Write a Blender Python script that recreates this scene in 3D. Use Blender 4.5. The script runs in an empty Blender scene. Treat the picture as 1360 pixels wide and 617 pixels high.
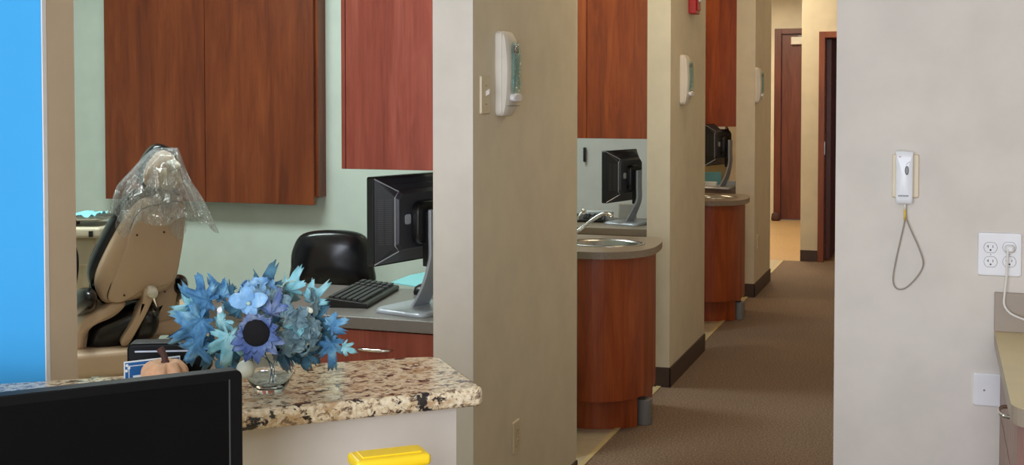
import bpy, bmesh, math, random
from mathutils import Vector, Matrix
random.seed(7)
C = bpy.context.scene.collection
sc = bpy.context.scene
PI = math.pi
F = 1650.0; YAW = math.radians(19.06); PITCH = math.radians(1.9); EYE = 1.6; PX0 = 680.0; PY0 = 185.3

# ------------------------------------------------------------------ camera, world, exposure
cd = bpy.data.cameras.new('camera'); cam = bpy.data.objects.new('camera', cd); C.objects.link(cam)
cam.location = (0, 0, EYE); cam.rotation_euler = (PI/2 - PITCH, 0, YAW)
cd.sensor_width = 36; cd.lens = 36*F/1360; cd.shift_y = -(308.5-PY0)/1360; cd.clip_start = 0.05
sc.camera = cam
sc.view_settings.view_transform = 'Standard'; sc.view_settings.look = 'None'
sc.view_settings.exposure = 0.0; sc.view_settings.gamma = 1.0; sc.view_settings.use_curve_mapping = False
w = bpy.data.worlds.new('world'); sc.world = w; w.use_nodes = True
w.node_tree.nodes['Background'].inputs[0].default_value = (0.75, 0.88, 1.0, 1)
w.node_tree.nodes['Background'].inputs[1].default_value = 0.25

def area(name, loc, rot, size, power, color):
    l = bpy.data.lights.new(name, 'AREA'); l.shape = 'RECTANGLE'; l.size, l.size_y = size
    l.energy = power; l.color = color
    o = bpy.data.objects.new(name, l); C.objects.link(o); o.location = loc; o.rotation_euler = rot
    return o
FARW = (1.0, 0.88, 0.66); COOL = (0.82, 0.88, 1.0); WARM = (1.0, 0.78, 0.50); NEUT = (1.0, 0.96, 0.90); GREENISH = (0.86, 1.0, 0.97)
area('reception_daylight_fill', (-0.6, -2.2, 1.7), (math.radians(90), 0, math.radians(2)), (2.6, 1.9), 185, COOL)  # area lamp added behind the camera as daylight; no window is built
area('reception_ceiling_panel', (-0.2, 1.0, 2.96), (0, 0, 0), (1.2, 0.6), 5, NEUT)
area('first_room_ceiling_panel', (-2.9, 3.6, 2.96), (0, 0, 0), (1.2, 0.6), 60, GREENISH)
area('second_room_ceiling_panel', (-3.0, 6.6, 2.96), (0, 0, 0), (1.2, 0.6), 38, GREENISH)
area('third_room_ceiling_panel', (-3.0, 9.8, 2.96), (0, 0, 0), (1.2, 0.6), 22, WARM)
area('near_hall_ceiling_panel', (-1.0, 5.8, 2.96), (0, 0, 0), (0.6, 0.9), 15, WARM)
area('middle_hall_ceiling_panel', (-1.0, 8.9, 2.96), (0, 0, 0), (0.6, 0.9), 8, WARM)
area('cross_hall_fill', (-1.9, 11.6, 2.96), (0, 0, 0), (1.2, 0.6), 34, FARW)  # unseen fill lamp, added to brighten the far wall segment
area('far_hall_ceiling_panel', (-1.7, 12.9, 2.96), (0, 0, 0), (0.6, 1.2), 26, FARW)
area('end_hall_ceiling_panel', (-2.2, 15.0, 2.96), (0, 0, 0), (1.2, 0.6), 62, FARW)

# ------------------------------------------------------------------ pixel rays to points in the room
_a = Vector((-math.sin(YAW), math.cos(YAW), 0)); _r = Vector((math.cos(YAW), math.sin(YAW), 0))
_f = _a*math.cos(PITCH) + Vector((0, 0, -math.sin(PITCH))); _u = _a*math.sin(PITCH) + Vector((0, 0, math.cos(PITCH)))
CAM = Vector((0, 0, EYE))
def ray(x, y): return _f + _r*((x-PX0)/F) + _u*((PY0-y)/F)
def hP(x, y, p, n):
    d = ray(x, y); return CAM + d*((p-CAM).dot(n)/d.dot(n))
def hY(x, y, Y): return hP(x, y, Vector((0, Y, 0)), Vector((0, 1, 0)))
def hX(x, y, X): return hP(x, y, Vector((X, 0, 0)), Vector((1, 0, 0)))
def hZ(x, y, Z): return hP(x, y, Vector((0, 0, Z)), Vector((0, 0, 1)))
def hD(x, y, D): return hP(x, y, CAM + _a*D, _a)          # point at distance D along the view

# ------------------------------------------------------------------ materials
def lin(c):
    return tuple(((v/255)/12.92 if v/255 <= 0.04045 else ((v/255+0.055)/1.055)**2.4) for v in c) + (1.0,)
def base_mat(name):
    m = bpy.data.materials.new(name); m.use_nodes = True
    return m, m.node_tree, m.node_tree.nodes['Principled BSDF']
def coords(t, scale=(1, 1, 1)):
    g = t.nodes.new('ShaderNodeTexCoord'); mp = t.nodes.new('ShaderNodeMapping')
    mp.inputs['Scale'].default_value = scale; t.links.new(g.outputs['Object'], mp.inputs['Vector']); return mp.outputs[0]
def noise(t, vec, scale, detail=3, rough=0.55, dist=0):
    n = t.nodes.new('ShaderNodeTexNoise'); n.inputs['Scale'].default_value = scale; n.inputs['Detail'].default_value = detail
    n.inputs['Roughness'].default_value = rough; n.inputs['Distortion'].default_value = dist
    t.links.new(vec, n.inputs['Vector']); return n.outputs['Fac']
def ramp(t, fac, stops, interp='LINEAR'):
    r = t.nodes.new('ShaderNodeValToRGB'); cr = r.color_ramp; cr.interpolation = interp
    while len(cr.elements) < len(stops): cr.elements.new(0.5)
    for e, (p, c) in zip(cr.elements, stops): e.position = p; e.color = c
    t.links.new(fac, r.inputs[0]); return r.outputs[0]
def mixc(t, fac, a, b, mode='MIX'):
    m = t.nodes.new('ShaderNodeMix'); m.data_type = 'RGBA'; m.blend_type = mode
    for k, v in ((0, fac), (6, a), (7, b)):
        if hasattr(v, 'links') or hasattr(v, 'is_linked'): t.links.new(v, m.inputs[k])
        else: m.inputs[k].default_value = v
    return m.outputs[2]
def bump(t, b, fac, strength, dist=0.002):
    n = t.nodes.new('ShaderNodeBump'); n.inputs['Strength'].default_value = strength; n.inputs['Distance'].default_value = dist
    t.links.new(fac, n.inputs['Height']); t.links.new(n.outputs[0], b.inputs['Normal'])
def plain(name, rgb, rough=0.5, metal=0.0, var=0.04, vs=6, bs=0.0, bscale=200, coat=0.0):
    m, t, b = base_mat(name); v = coords(t); c = lin(rgb)
    lo = tuple(x*(1-var) for x in c[:3])+(1,); hi = tuple(min(1, x*(1+var)) for x in c[:3])+(1,)
    t.links.new(ramp(t, noise(t, v, vs), [(0.35, lo), (0.65, hi)]), b.inputs['Base Color'])
    b.inputs['Roughness'].default_value = rough; b.inputs['Metallic'].default_value = metal
    b.inputs['Coat Weight'].default_value = coat
    if bs: bump(t, b, noise(t, v, bscale, 2), bs)
    return m
def wood(name, dark, mid, light, rough=0.38):
    m, t, b = base_mat(name)
    v = coords(t, (7, 7, 0.9)); v2 = coords(t, (60, 60, 2.2))
    n1 = noise(t, v, 1.6, 5, 0.6, 0.9); n2 = noise(t, v2, 2.0, 4, 0.6, 0.2)
    c1 = ramp(t, n1, [(0.28, lin(dark)), (0.5, lin(mid)), (0.74, lin(light))])
    c2 = ramp(t, n2, [(0.3, (0.72, 0.68, 0.64, 1)), (0.62, (1, 1, 1, 1))])
    t.links.new(mixc(t, 0.75, c1, c2, 'MULTIPLY'), b.inputs['Base Color'])
    b.inputs['Roughness'].default_value = rough; bump(t, b, n2, 0.05)
    return m
def speckle(name, a, b_, c_, scale, rough, bs=0.0):
    m, t, b = base_mat(name); v = coords(t)
    n = noise(t, v, scale, 2, 0.7); n2 = noise(t, v, 1.3, 3)
    col = ramp(t, n, [(0.34, lin(a)), (0.5, lin(b_)), (0.68, lin(c_))])
    col = mixc(t, 1.0, col, ramp(t, n2, [(0.3, (0.9, 0.9, 0.9, 1)), (0.7, (1, 1, 1, 1))]), 'MULTIPLY')
    t.links.new(col, b.inputs['Base Color']); b.inputs['Roughness'].default_value = rough
    if bs: bump(t, b, n, bs, 0.004)
    return m
def granite_mat():
    m, t, b = base_mat('granite'); v = coords(t, (1.0, 1.25, 1.25))
    n1 = noise(t, v, 26, 5, 0.65, 0.6); n2 = noise(t, v, 62, 4, 0.7, 0.6); n3 = noise(t, v, 110, 3, 0.6); n4 = noise(t, v, 22, 3)
    base = ramp(t, n3, [(0.3, lin((196, 172, 138))), (0.5, lin((226, 208, 176))), (0.72, lin((240, 228, 204)))])
    tan = ramp(t, n1, [(0.50, (0, 0, 0, 1)), (0.62, (0.8, 0.8, 0.8, 1))])
    c = mixc(t, tan, base, lin((178, 142, 98)))
    br = ramp(t, n2, [(0.52, (0, 0, 0, 1)), (0.585, (0.85, 0.85, 0.85, 1))])
    c = mixc(t, br, c, lin((112, 84, 66)))
    dk = ramp(t, mixc(t, 0.55, n2, n4), [(0.545, (0, 0, 0, 1)), (0.585, (1, 1, 1, 1))])
    c = mixc(t, dk, c, lin((44, 38, 38)))
    t.links.new(c, b.inputs['Base Color']); b.inputs['Roughness'].default_value = 0.14
    return m
def tile_mat():
    m, t, b = base_mat('cream_tile'); v = coords(t)
    br = t.nodes.new('ShaderNodeTexBrick'); t.links.new(v, br.inputs['Vector'])
    br.offset = 0; br.inputs['Scale'].default_value = 1; br.inputs['Brick Width'].default_value = 0.305; br.inputs['Row Height'].default_value = 0.305
    br.inputs['Mortar Size'].default_value = 0.002
    br.inputs['Color1'].default_value = lin((206, 192, 166)); br.inputs['Color2'].default_value = lin((198, 184, 158)); br.inputs['Mortar'].default_value = lin((160, 148, 128))
    n = noise(t, v, 30, 4)
    t.links.new(mixc(t, 1.0, br.outputs['Color'], ramp(t, n, [(0.3, (0.86, 0.85, 0.83, 1)), (0.7, (1, 1, 1, 1))]), 'MULTIPLY'), b.inputs['Base Color'])
    b.inputs['Roughness'].default_value = 0.35
    return m
def film_mat(name, tint=(1, 1, 1, 1), base=0.05, gain=0.5, rough=0.12):
    m, t, b = base_mat(name); t.nodes.remove(b)
    out = [n for n in t.nodes if n.type == 'OUTPUT_MATERIAL'][0]
    tr = t.nodes.new('ShaderNodeBsdfTransparent'); tr.inputs[0].default_value = tint
    gl = t.nodes.new('ShaderNodeBsdfGlossy'); gl.inputs['Roughness'].default_value = rough
    df = t.nodes.new('ShaderNodeBsdfDiffuse'); df.inputs[0].default_value = (0.8, 0.85, 0.9, 1)
    lw = t.nodes.new('ShaderNodeLayerWeight'); lw.inputs[0].default_value = 0.45
    v = coords(t, (1, 1, 0.45)); n = noise(t, v, 34, 4, 0.6, 1.2)
    bp = t.nodes.new('ShaderNodeBump'); bp.inputs['Strength'].default_value = 1.0; bp.inputs['Distance'].default_value = 0.05
    t.links.new(n, bp.inputs['Height']); t.links.new(bp.outputs[0], gl.inputs['Normal']); t.links.new(bp.outputs[0], lw.inputs['Normal'])
    ma = t.nodes.new('ShaderNodeMath'); ma.operation = 'MULTIPLY_ADD'; ma.inputs[1].default_value = gain; ma.inputs[2].default_value = base
    t.links.new(lw.outputs['Facing'], ma.inputs[0])
    m1 = t.nodes.new('ShaderNodeMixShader'); m1.inputs[0].default_value = 0.22
    t.links.new(gl.outputs[0], m1.inputs[1]); t.links.new(df.outputs[0], m1.inputs[2])
    m2 = t.nodes.new('ShaderNodeMixShader'); t.links.new(ma.outputs[0], m2.inputs[0])
    t.links.new(tr.outputs[0], m2.inputs[1]); t.links.new(m1.outputs[0], m2.inputs[2])
    t.links.new(m2.outputs[0], out.inputs[0])
    return m
def glass_mat(name, tint=(0.97, 0.99, 1, 1), rough=0.0):
    m, t, b = base_mat(name); b.inputs['Base Color'].default_value = tint
    b.inputs['Transmission Weight'].default_value = 1; b.inputs['Roughness'].default_value = rough; b.inputs['IOR'].default_value = 1.45
    return m
def petal_mat(name, a, b_, c_, scale=26):
    m, t, b = base_mat(name); v = coords(t); n = noise(t, v, scale, 4, 0.6, 0.5)
    t.links.new(ramp(t, n, [(0.32, lin(a)), (0.5, lin(b_)), (0.68, lin(c_))]), b.inputs['Base Color'])
    b.inputs['Roughness'].default_value = 0.75; bump(t, b, noise(t, v, 120, 2), 0.3)
    return m

M = dict(
    cream=plain('cream_wall_paint', (220, 208, 184), 0.6, bs=0.06, bscale=260),
    greige=plain('greige_daylit_wall', (216, 207, 197), 0.6, bs=0.06, bscale=260),  # cream wall colour with cool daylight mixed in
    sage=plain('sage_wall_paint', (202, 214, 204), 0.6, bs=0.05, bscale=260),
    tanw=plain('tan_accent_paint', (200, 178, 150), 0.6, bs=0.06, bscale=260),
    blue=plain('sky_blue_paint', (64, 166, 226), 0.5, var=0.02, vs=2),
    white=plain('white_paint', (226, 224, 220), 0.5),
    ceil=plain('ceiling_white', (225, 222, 214), 0.8),
    brown=plain('brown_rubber', (72, 54, 46), 0.5),
    cherry=wood('cherry_wood', (96, 40, 13), (122, 56, 22), (142, 72, 33)),
    daylit_cherry=wood('daylit_cherry_wood', (132, 56, 43), (156, 74, 59), (172, 92, 76)),  # cherry with the pinkish daylight reflection put into its colour
    ocherry=wood('orange_cherry_wood', (118, 48, 12), (156, 69, 23), (176, 88, 37)),
    door=wood('brown_door_wood', (84, 38, 26), (104, 50, 36), (116, 58, 44)),
    frame=wood('orange_door_frame_wood', (112, 54, 26), (136, 70, 36), (152, 84, 46)),
    pinkwood=wood('pinkish_cabinet_wood', (120, 84, 70), (140, 102, 86), (156, 116, 100)),
    carpet=speckle('brown_carpet', (92, 74, 60), (124, 102, 85), (158, 134, 113), 110, 0.95, 0.6),
    vinyl=speckle('tan_vinyl_floor', (180, 142, 96), (196, 160, 112), (208, 176, 130), 40, 0.4),
    tile=tile_mat(), granite=granite_mat(),
    lam=speckle('grey_laminate', (84, 78, 76), (120, 112, 108), (156, 148, 144), 420, 0.3),
    tlam=speckle('taupe_laminate', (116, 100, 84), (140, 124, 106), (162, 146, 128), 380, 0.35),
    clam=plain('cream_laminate', (206, 186, 140), 0.35), clamedge=plain('taupe_edge_band', (158, 142, 126), 0.4),
    black=plain('black_plastic', (20, 20, 22), 0.35, var=0.1), matte=plain('matte_black_plastic', (50, 50, 58), 0.4, var=0.1),
    bezel=plain('satin_black_bezel', (14, 13, 14), 0.45, var=0.1), screen=plain('dark_glossy_screen', (6, 6, 7), 0.35, var=0.1), keys=plain('charcoal_keys', (58, 58, 60), 0.5),
    vinylblk=plain('black_vinyl', (16, 16, 20), 0.22, var=0.1, bs=0.08, bscale=30),
    silver=plain('silver_plastic', (176, 180, 190), 0.3, 0.25), chrome=plain('chrome', (215, 212, 208), 0.12, 1.0, var=0.01),
    steel=plain('brushed_steel', (170, 168, 164), 0.25, 1.0), greym=plain('grey_metal', (128, 126, 124), 0.5, 0.3),
    shell=plain('beige_chair_shell', (196, 170, 144), 0.42), shelll=plain('light_beige_plastic', (206, 196, 172), 0.45),
    groove=plain('brown_groove', (70, 54, 40), 0.6), knob=plain('white_knob', (220, 216, 204), 0.4),
    offwhite=plain('offwhite_plastic', (222, 214, 200), 0.4), plate=plain('white_plate_plastic', (232, 230, 232), 0.35),
    ivory=plain('ivory_plate_plastic', (216, 200, 168), 0.4), device=plain('white_device_plastic', (236, 236, 240), 0.3),
    slot=plain('dark_slot', (40, 38, 38), 0.6), cablegrey=plain('grey_cable', (150, 140, 130), 0.5), cablewhite=plain('white_cable', (225, 220, 214), 0.45),
    yellow=plain('yellow_plastic', (246, 206, 30), 0.35), amber=plain('yellow_strain_relief', (222, 186, 84), 0.5),
    red=plain('red_alarm_plastic', (178, 30, 26), 0.35), cyan=plain('cyan_paper', (140, 212, 222), 0.7), paper=plain('white_paper', (222, 226, 228), 0.7),
    manila=plain('manila_paper', (214, 186, 130), 0.7), teal=plain('teal_label', (96, 160, 156), 0.3), cardblue=plain('blue_card', (30, 92, 152), 0.4, var=0.12, vs=30),
    pumpkin=plain('peach_fabric', (214, 166, 128), 0.85, var=0.12, vs=50, bs=0.4, bscale=150), stem=plain('brown_stem', (78, 48, 40), 0.8),
    film=film_mat('clear_plastic_film', (1, 1, 1, 1), 0.05, 0.85, 0.12), glass=glass_mat('clear_glass'), tealglass=film_mat('teal_clear_window', (0.72, 0.9, 0.88, 1), 0.1, 0.3, 0.05),
    water=film_mat('water_surface', (0.86, 0.93, 0.95, 1), 0.08, 0.4, 0.02),
    leafblue=petal_mat('blue_silk_leaf', (38, 86, 128), (80, 134, 172), (132, 178, 200)),
    leafteal=petal_mat('teal_silk_leaf', (92, 150, 160), (130, 186, 196), (164, 206, 208)),
    leafdark=petal_mat('dark_teal_silk_leaf', (30, 68, 86), (54, 98, 120), (80, 128, 148)),
    hyd=petal_mat('grey_blue_petals', (84, 112, 124), (120, 148, 158), (160, 182, 182)),
    hydb=petal_mat('light_blue_petals', (100, 148, 196), (136, 182, 220), (180, 210, 228)),
    hydc=petal_mat('cream_green_petals', (150, 174, 164), (178, 198, 184), (204, 214, 196)),
    purple=petal_mat('violet_blue_petals', (58, 78, 138), (96, 120, 168), (142, 156, 186)),
    seed=plain('black_seed_head', (10, 8, 12), 0.95, bs=0.5, bscale=300), bud=plain('pale_bud', (206, 206, 186), 0.6),
)

for k_ in ('screen', 'bezel'): M[k_].node_tree.nodes['Principled BSDF'].inputs['Specular IOR Level'].default_value = 0.12

# ------------------------------------------------------------------ builders
def obj(name, bm, mat, parent=None, smooth=False, bevel=0, subd=0, angle=None):
    me = bpy.data.meshes.new(name); bm.normal_update(); bmesh.ops.recalc_face_normals(bm, faces=bm.faces[:])
    org = None
    if parent is None and len(bm.verts):
        xs = [v.co for v in bm.verts]
        org = Vector(((min(p.x for p in xs)+max(p.x for p in xs))/2, (min(p.y for p in xs)+max(p.y for p in xs))/2, min(p.z for p in xs)))
        for v in bm.verts: v.co -= org
    bm.to_mesh(me); bm.free(); me.materials.append(mat)
    for p in me.polygons: p.use_smooth = smooth
    o = bpy.data.objects.new(name, me); C.objects.link(o)
    if org is not None: o.location = org
    if parent is not None: o.parent = parent
    if bevel:
        md = o.modifiers.new('bevel', 'BEVEL'); md.width = bevel; md.segments = 3; md.limit_method = 'ANGLE'; md.angle_limit = 0.6
        for p in me.polygons: p.use_smooth = True
        wn = o.modifiers.new('wn', 'WEIGHTED_NORMAL'); wn.keep_sharp = False
    if subd:
        md = o.modifiers.new('subd', 'SUBSURF'); md.levels = subd; md.render_levels = subd
    return o
def tag(o, label, cat=None, group=None):
    o['label'] = label
    if cat: o['category'] = cat
    if group: o['group'] = group
    return o
def thing(name, label, cat, loc, rotz=0, group=None):
    o = bpy.data.objects.new(name, None); C.objects.link(o); o.empty_display_size = 0.05
    o.location = loc; o.rotation_euler = (0, 0, rotz); return tag(o, label, cat, group)
def struct(name, bm, mat, bevel=0):
    o = obj(name, bm, mat, bevel=bevel); o['kind'] = 'structure'; return o
def ab(bm, x0, x1, y0, y1, z0, z1):
    vs = [bm.verts.new((x, y, z)) for z in (z0, z1) for x, y in ((x0, y0), (x1, y0), (x1, y1), (x0, y1))]
    for f in ((3, 2, 1, 0), (4, 5, 6, 7), (0, 1, 5, 4), (1, 2, 6, 5), (2, 3, 7, 6), (3, 0, 4, 7)): bm.faces.new([vs[i] for i in f])
    return bm
def bx(*a): return ab(bmesh.new(), *a)
def prism(pts, z0, z1, bm=None, fr=None):
    """extrude a 2D outline; fr maps (u, v, w) to a point"""
    bm = bm or bmesh.new(); fr = fr or (lambda u, v, w_: (u, v, w_))
    a = [bm.verts.new(fr(u, v, z0)) for u, v in pts]; b = [bm.verts.new(fr(u, v, z1)) for u, v in pts]; n = len(pts)
    bm.faces.new(a[::-1]); bm.faces.new(b)
    for i in range(n): bm.faces.new((a[i], a[(i+1) % n], b[(i+1) % n], b[i]))
    return bm
def rings(loops, bm=None, cap=True, closed=True):
    bm = bm or bmesh.new(); L = [[bm.verts.new(p) for p in lp] for lp in loops]; n = len(L[0])
    for k in range(len(L)-1):
        for i in range(n if closed else n-1):
            bm.faces.new((L[k][i], L[k][(i+1) % n], L[k+1][(i+1) % n], L[k+1][i]))
    if cap:
        bm.faces.new(L[0][::-1]); bm.faces.new(L[-1])
    return bm
def dome(pts, prof, fr, bm=None):
    """outline pts (u, v); prof [(scale, w)]; a rounded pad"""
    cu = sum(p[0] for p in pts)/len(pts); cv = sum(p[1] for p in pts)/len(pts)
    return rings([[fr(cu+(u-cu)*s, cv+(v-cv)*s, w_) for u, v in pts] for s, w_ in prof], bm)
def smoothpoly(pts, n=4):
    """closed Catmull-Rom through points"""
    out = []; N = len(pts)
    for i in range(N):
        p0, p1, p2, p3 = pts[i-1], pts[i], pts[(i+1) % N], pts[(i+2) % N]
        for k in range(n):
            t = k/n
            out.append(tuple(0.5*((2*b)+(-a+c)*t+(2*a-5*b+4*c-d)*t*t+(-a+3*b-3*c+d)*t**3) for a, b, c, d in zip(p0, p1, p2, p3)))
    return out
def spline(pts, n=6):
    out = []; N = len(pts)
    for i in range(N-1):
        p0, p1, p2, p3 = pts[max(i-1, 0)], pts[i], pts[i+1], pts[min(i+2, N-1)]
        for k in range(n):
            t = k/n
            out.append(tuple(0.5*((2*b)+(-a+c)*t+(2*a-5*b+4*c-d)*t*t+(-a+3*b-3*c+d)*t**3) for a, b, c, d in zip(p0, p1, p2, p3)))
    out.append(tuple(pts[-1])); return out
def tube(pts, r, seg=10, bm=None):
    P = [Vector(p) for p in pts]; rr = r if isinstance(r, (list, tuple)) else [r]*len(P)
    loops = []; up = Vector((0, 0, 1)); prev = None
    for i, p in enumerate(P):
        d = (P[min(i+1, len(P)-1)] - P[max(i-1, 0)]).normalized()
        if prev is None:
            a = d.cross(up) if abs(d.dot(up)) < 0.95 else d.cross(Vector((1, 0, 0)))
        else: a = prev - d*prev.dot(d)
        a.normalize(); b = d.cross(a); prev = a
        loops.append([p + (a*math.cos(2*PI*k/seg)+b*math.sin(2*PI*k/seg))*rr[i] for k in range(seg)])
    return rings(loops, bm)
def lathe(prof, c=(0, 0, 0), seg=32, bm=None, sx=1, sy=1):
    loops = [[(c[0]+r*sx*math.cos(2*PI*k/seg), c[1]+r*sy*math.sin(2*PI*k/seg), c[2]+z) for k in range(seg)] for r, z in prof]
    return rings(loops, bm)
def rrect(w_, h, r, n=5, cx=0, cy=0):
    out = []
    for sx, sy, a0 in ((1, 1, 0), (-1, 1, 90), (-1, -1, 180), (1, -1, 270)):
        for k in range(n+1):
            a = math.radians(a0+90*k/n); out.append((cx+sx*(w_/2-r)+r*math.cos(a), cy+sy*(h/2-r)+r*math.sin(a)))
    return out
XZ = lambda u, v, w_: (u, -w_, v)          # pad facing local -y, w is how far it stands out
def copy_tree(o, parent=None):
    c = o.copy(); C.objects.link(c)
    if parent: c.parent = parent
    for ch in list(o.children): copy_tree(ch, c)
    return c

# ------------------------------------------------------------------ setting
XW = -1.41; TH = 0.13; H = 3.0
PAN = [(3.70, 4.89), (6.75, 7.82), (10.04, 11.02)]
struct('floor', bx(-0.32+XW+0.27, 2.2, -2.5, 12.45, -0.1, 0), M['carpet'])
struct('floor', bx(-6.2, XW-0.05, -2.5, 12.45, -0.1, 0), M['tile'])
struct('floor', bx(-6.2, 2.2, 12.45, 17.0, -0.1, 0), M['vinyl'])
struct('trim_1', bx(XW-0.07, XW-0.045, 4.9, 12.4, 0, 0.005), M['clam'])
struct('ceiling', bx(-6.2, 2.3, -2.5, 17.0, H, H+0.1), M['ceil'])
for k, (y0, y1) in enumerate(PAN):
    th = (0.138, TH, 0.15)[k]
    struct('wall_partition', bx(XW-th, XW, y0 + (0.004 if k == 0 else 0), y1, 0, H), M['cream'])
    if k == 0: struct('wall_partition_daylit_end', bx(XW-th, XW, y0, y0+0.004, 0, H), M['greige'])  # thin face whose colour carries the cool daylight on the partition end
    bm = bx(XW, XW+0.008, y0-0.008, y1, 0, 0.11); ab(bm, XW-0.085 if k else XW-th, XW+0.008, y0-0.008, y0, 0, 0.11)
    struct('baseboard_partition', bm, M['brown'], bevel=0.002)
for k, yb in enumerate((5.25, 8.38, 11.42)):
    pts = [(-6.0, yb), (XW-0.135, yb), (XW-0.135, yb+0.12), (-6.0, yb+0.12)]
    if k == 2: pts = [(-6.0, yb), (XW-0.15, yb), (XW-0.15, yb+0.12), (-6.0, yb+0.12)]
    struct('wall_back', prism(pts, 0, H), M['sage'] if k == 0 else M['white'] if k == 1 else M['cream'])
struct('wall_left', bx(-6.1, -6.0, -2.5, 17.0, 0, H), M['sage'])
# near wall on the right and the hall's right side, one block
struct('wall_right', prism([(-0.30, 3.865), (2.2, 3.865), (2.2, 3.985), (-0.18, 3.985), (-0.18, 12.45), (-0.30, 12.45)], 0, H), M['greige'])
struct('wall_right_outer', bx(2.2, 2.3, -2.5, 4.0, 0, H), M['cream'])
# blue wall end at the left
YBL = 2.06
BX = hY(60, 300, YBL).x
struct('wall_blue', bx(-3.2, BX, YBL, YBL+0.01, 0, H), M['blue'])
struct('wall_stub', bx(-3.2, BX, YBL+0.01, hX(101, 300, BX).y, 0, H), M['tanw'])
struct('trim_2', bx(BX-0.002, BX+0.0008, YBL-0.003, YBL+0.01, 0, H), M['white'], bevel=0.001)
# far part of the hall
YF = 12.45
xl = hY(1063, 300, YF).x; xr = hY(1086, 300, YF).x; xo = hY(1094, 300, YF).x
zt = hY(1090, 42, YF).z
bm = bx(xl, xr, YF, YF+0.12, 0, H); ab(bm, xr, 0.2, YF, YF+0.12, zt, H)
struct('wall_far_segment', bm, M['cream'])
struct('baseboard_far', bx(xl, xr-0.002, YF-0.008, YF, 0, 0.11), M['brown'], bevel=0.002)
bm = bx(xr, xo, YF-0.02, YF+0.14, 0, zt); ab(bm, xo, -0.02, YF-0.02, YF+0.14, zt-0.06, zt); ab(bm, -0.08, -0.02, YF-0.02, YF+0.14, 0, zt-0.06)
d1 = struct('door_1', bm, M['frame'], bevel=0.003)
lf = obj('door_leaf', bx(0, 0.045, 0, 0.9, 0.01, zt-0.07), M['door'], d1, bevel=0.002)
lf.location = Vector((xo+0.003, YF+0.15, 0)) - d1.location
st = obj('strike_plate', bx(0, 0.006, 0, 0.03, 0, 0.13), M['steel'], d1); st.location = Vector((xo, YF+0.0, 1.05)) - d1.location
pts = [(-1.6, YF+1.6), (0.5, YF+1.6), (0.5, YF+1.7), (-1.6, YF+1.7)]
struct('wall_store_back', bx(xl, 0.5, YF+1.6, YF+1.7, 0, H), M['door'])
struct('wall_store_side', bx(xl, xl+0.1, YF+0.12, YF+1.6, 0, H), M['cream'])
YE = 16.6
dl = hY(1037, 200, YE).x; dfl = hY(1028, 200, YE).x; dz = hY(1045, 38, YE).z; dr = dl+0.98
bm = bx(-6.0, dfl, YE, YE+0.12, 0, H); ab(bm, dfl, dr+0.09, YE, YE+0.12, dz, H); ab(bm, dr+0.09, 1.5, YE, YE+0.12, 0, H)
struct('wall_far', bm, M['cream'])
bm = bx(dfl, dl, YE-0.03, YE+0.13, 0, dz); ab(bm, dl, dr, YE-0.03, YE+0.13, dz-0.07, dz); ab(bm, dr, dr+0.09, YE-0.03, YE+0.13, 0, dz)
struct('trim_3', bm, M['door'], bevel=0.004)
d2 = struct('door_2', bx(dl+0.004, dr-0.004, YE+0.02, YE+0.065, 0.01, dz-0.074), M['door'])
cl = hY(1060, 53, YE-0.03)
c_ = obj('door_closer', bx(-0.09, 0.16, -0.06, 0.0, -0.05, 0.05), M['offwhite'], d2, bevel=0.008); c_.location = Vector((cl.x, YE+0.015, dz-0.16)) - d2.location
c_ = obj('door_closer_arm', bx(-0.0, 0.3, -0.05, -0.04, 0.055, 0.07), M['greym'], d2); c_.location = Vector((cl.x, YE+0.015, dz-0.16)) - d2.location
pf = hY(1029, 290, YE-0.2)
tag(obj('door_stop', lathe([(0.045, 0), (0.06, 0.02), (0.05, 0.09), (0.02, 0.11)], (pf.x, YE-0.12, 0), 16), M['stem'], smooth=True), 'small brown door stop on the floor beside the far door', 'door stop')

# ------------------------------------------------------------------ granite ledge on its half wall
N1 = hZ(328, 546, 1.07); N2 = hZ(644, 514, 1.07); U = (N2-N1); U.z = 0; U.normalize(); ANG = math.atan2(U.y, U.x)
Fp = hZ(558, 472, 1.07); NV = Vector((-U.y, U.x, 0)); WID = (Fp-N2).dot(NV); ex = (Fp-N2).dot(U)
print('ledge', N2, 'ang', math.degrees(ANG), 'width', WID, 'ex', ex)
led = thing('granite_ledge', 'speckled beige and brown granite ledge on top of the low reception wall', 'countertop', (N2.x, N2.y, 1.035), ANG)
LL = 1.75
fl_ = hZ(0, 508, 1.07)-N2; fu, fv = fl_.dot(U), fl_.dot(NV); WL = WID+(fv-WID)*(-LL-ex)/(fu-ex); print('ledge left width', WL, fl_+N2)
out = [(-LL, 0), (-0.012, 0), (-0.003, 0.003), (0, 0.012), (ex+0.035, WID-0.035), (ex+0.02, WID-0.012), (ex-0.02, WID), (-LL, WL)]
obj('slab', prism(out, 0, 0.035), M['granite'], led, bevel=0.009)
wf = N2 + NV*0.04
e2 = (hP(606, 580, wf, NV) - N2).dot(U)
hw = bmesh.new()
for v in ((-LL, 0.04), (e2, 0.04), (e2, WID-0.06), (-LL, WID-0.06)): pass
hwpts = [(N2 + U*a + NV*b) for a, b in ((-LL, 0.04), (e2, 0.04), (e2, WID-0.09), (-LL, WL-0.09))]
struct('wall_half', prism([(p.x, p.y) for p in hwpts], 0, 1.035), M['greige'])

def ledge_pt(px, py): return hZ(px, py, 1.07)

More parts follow.
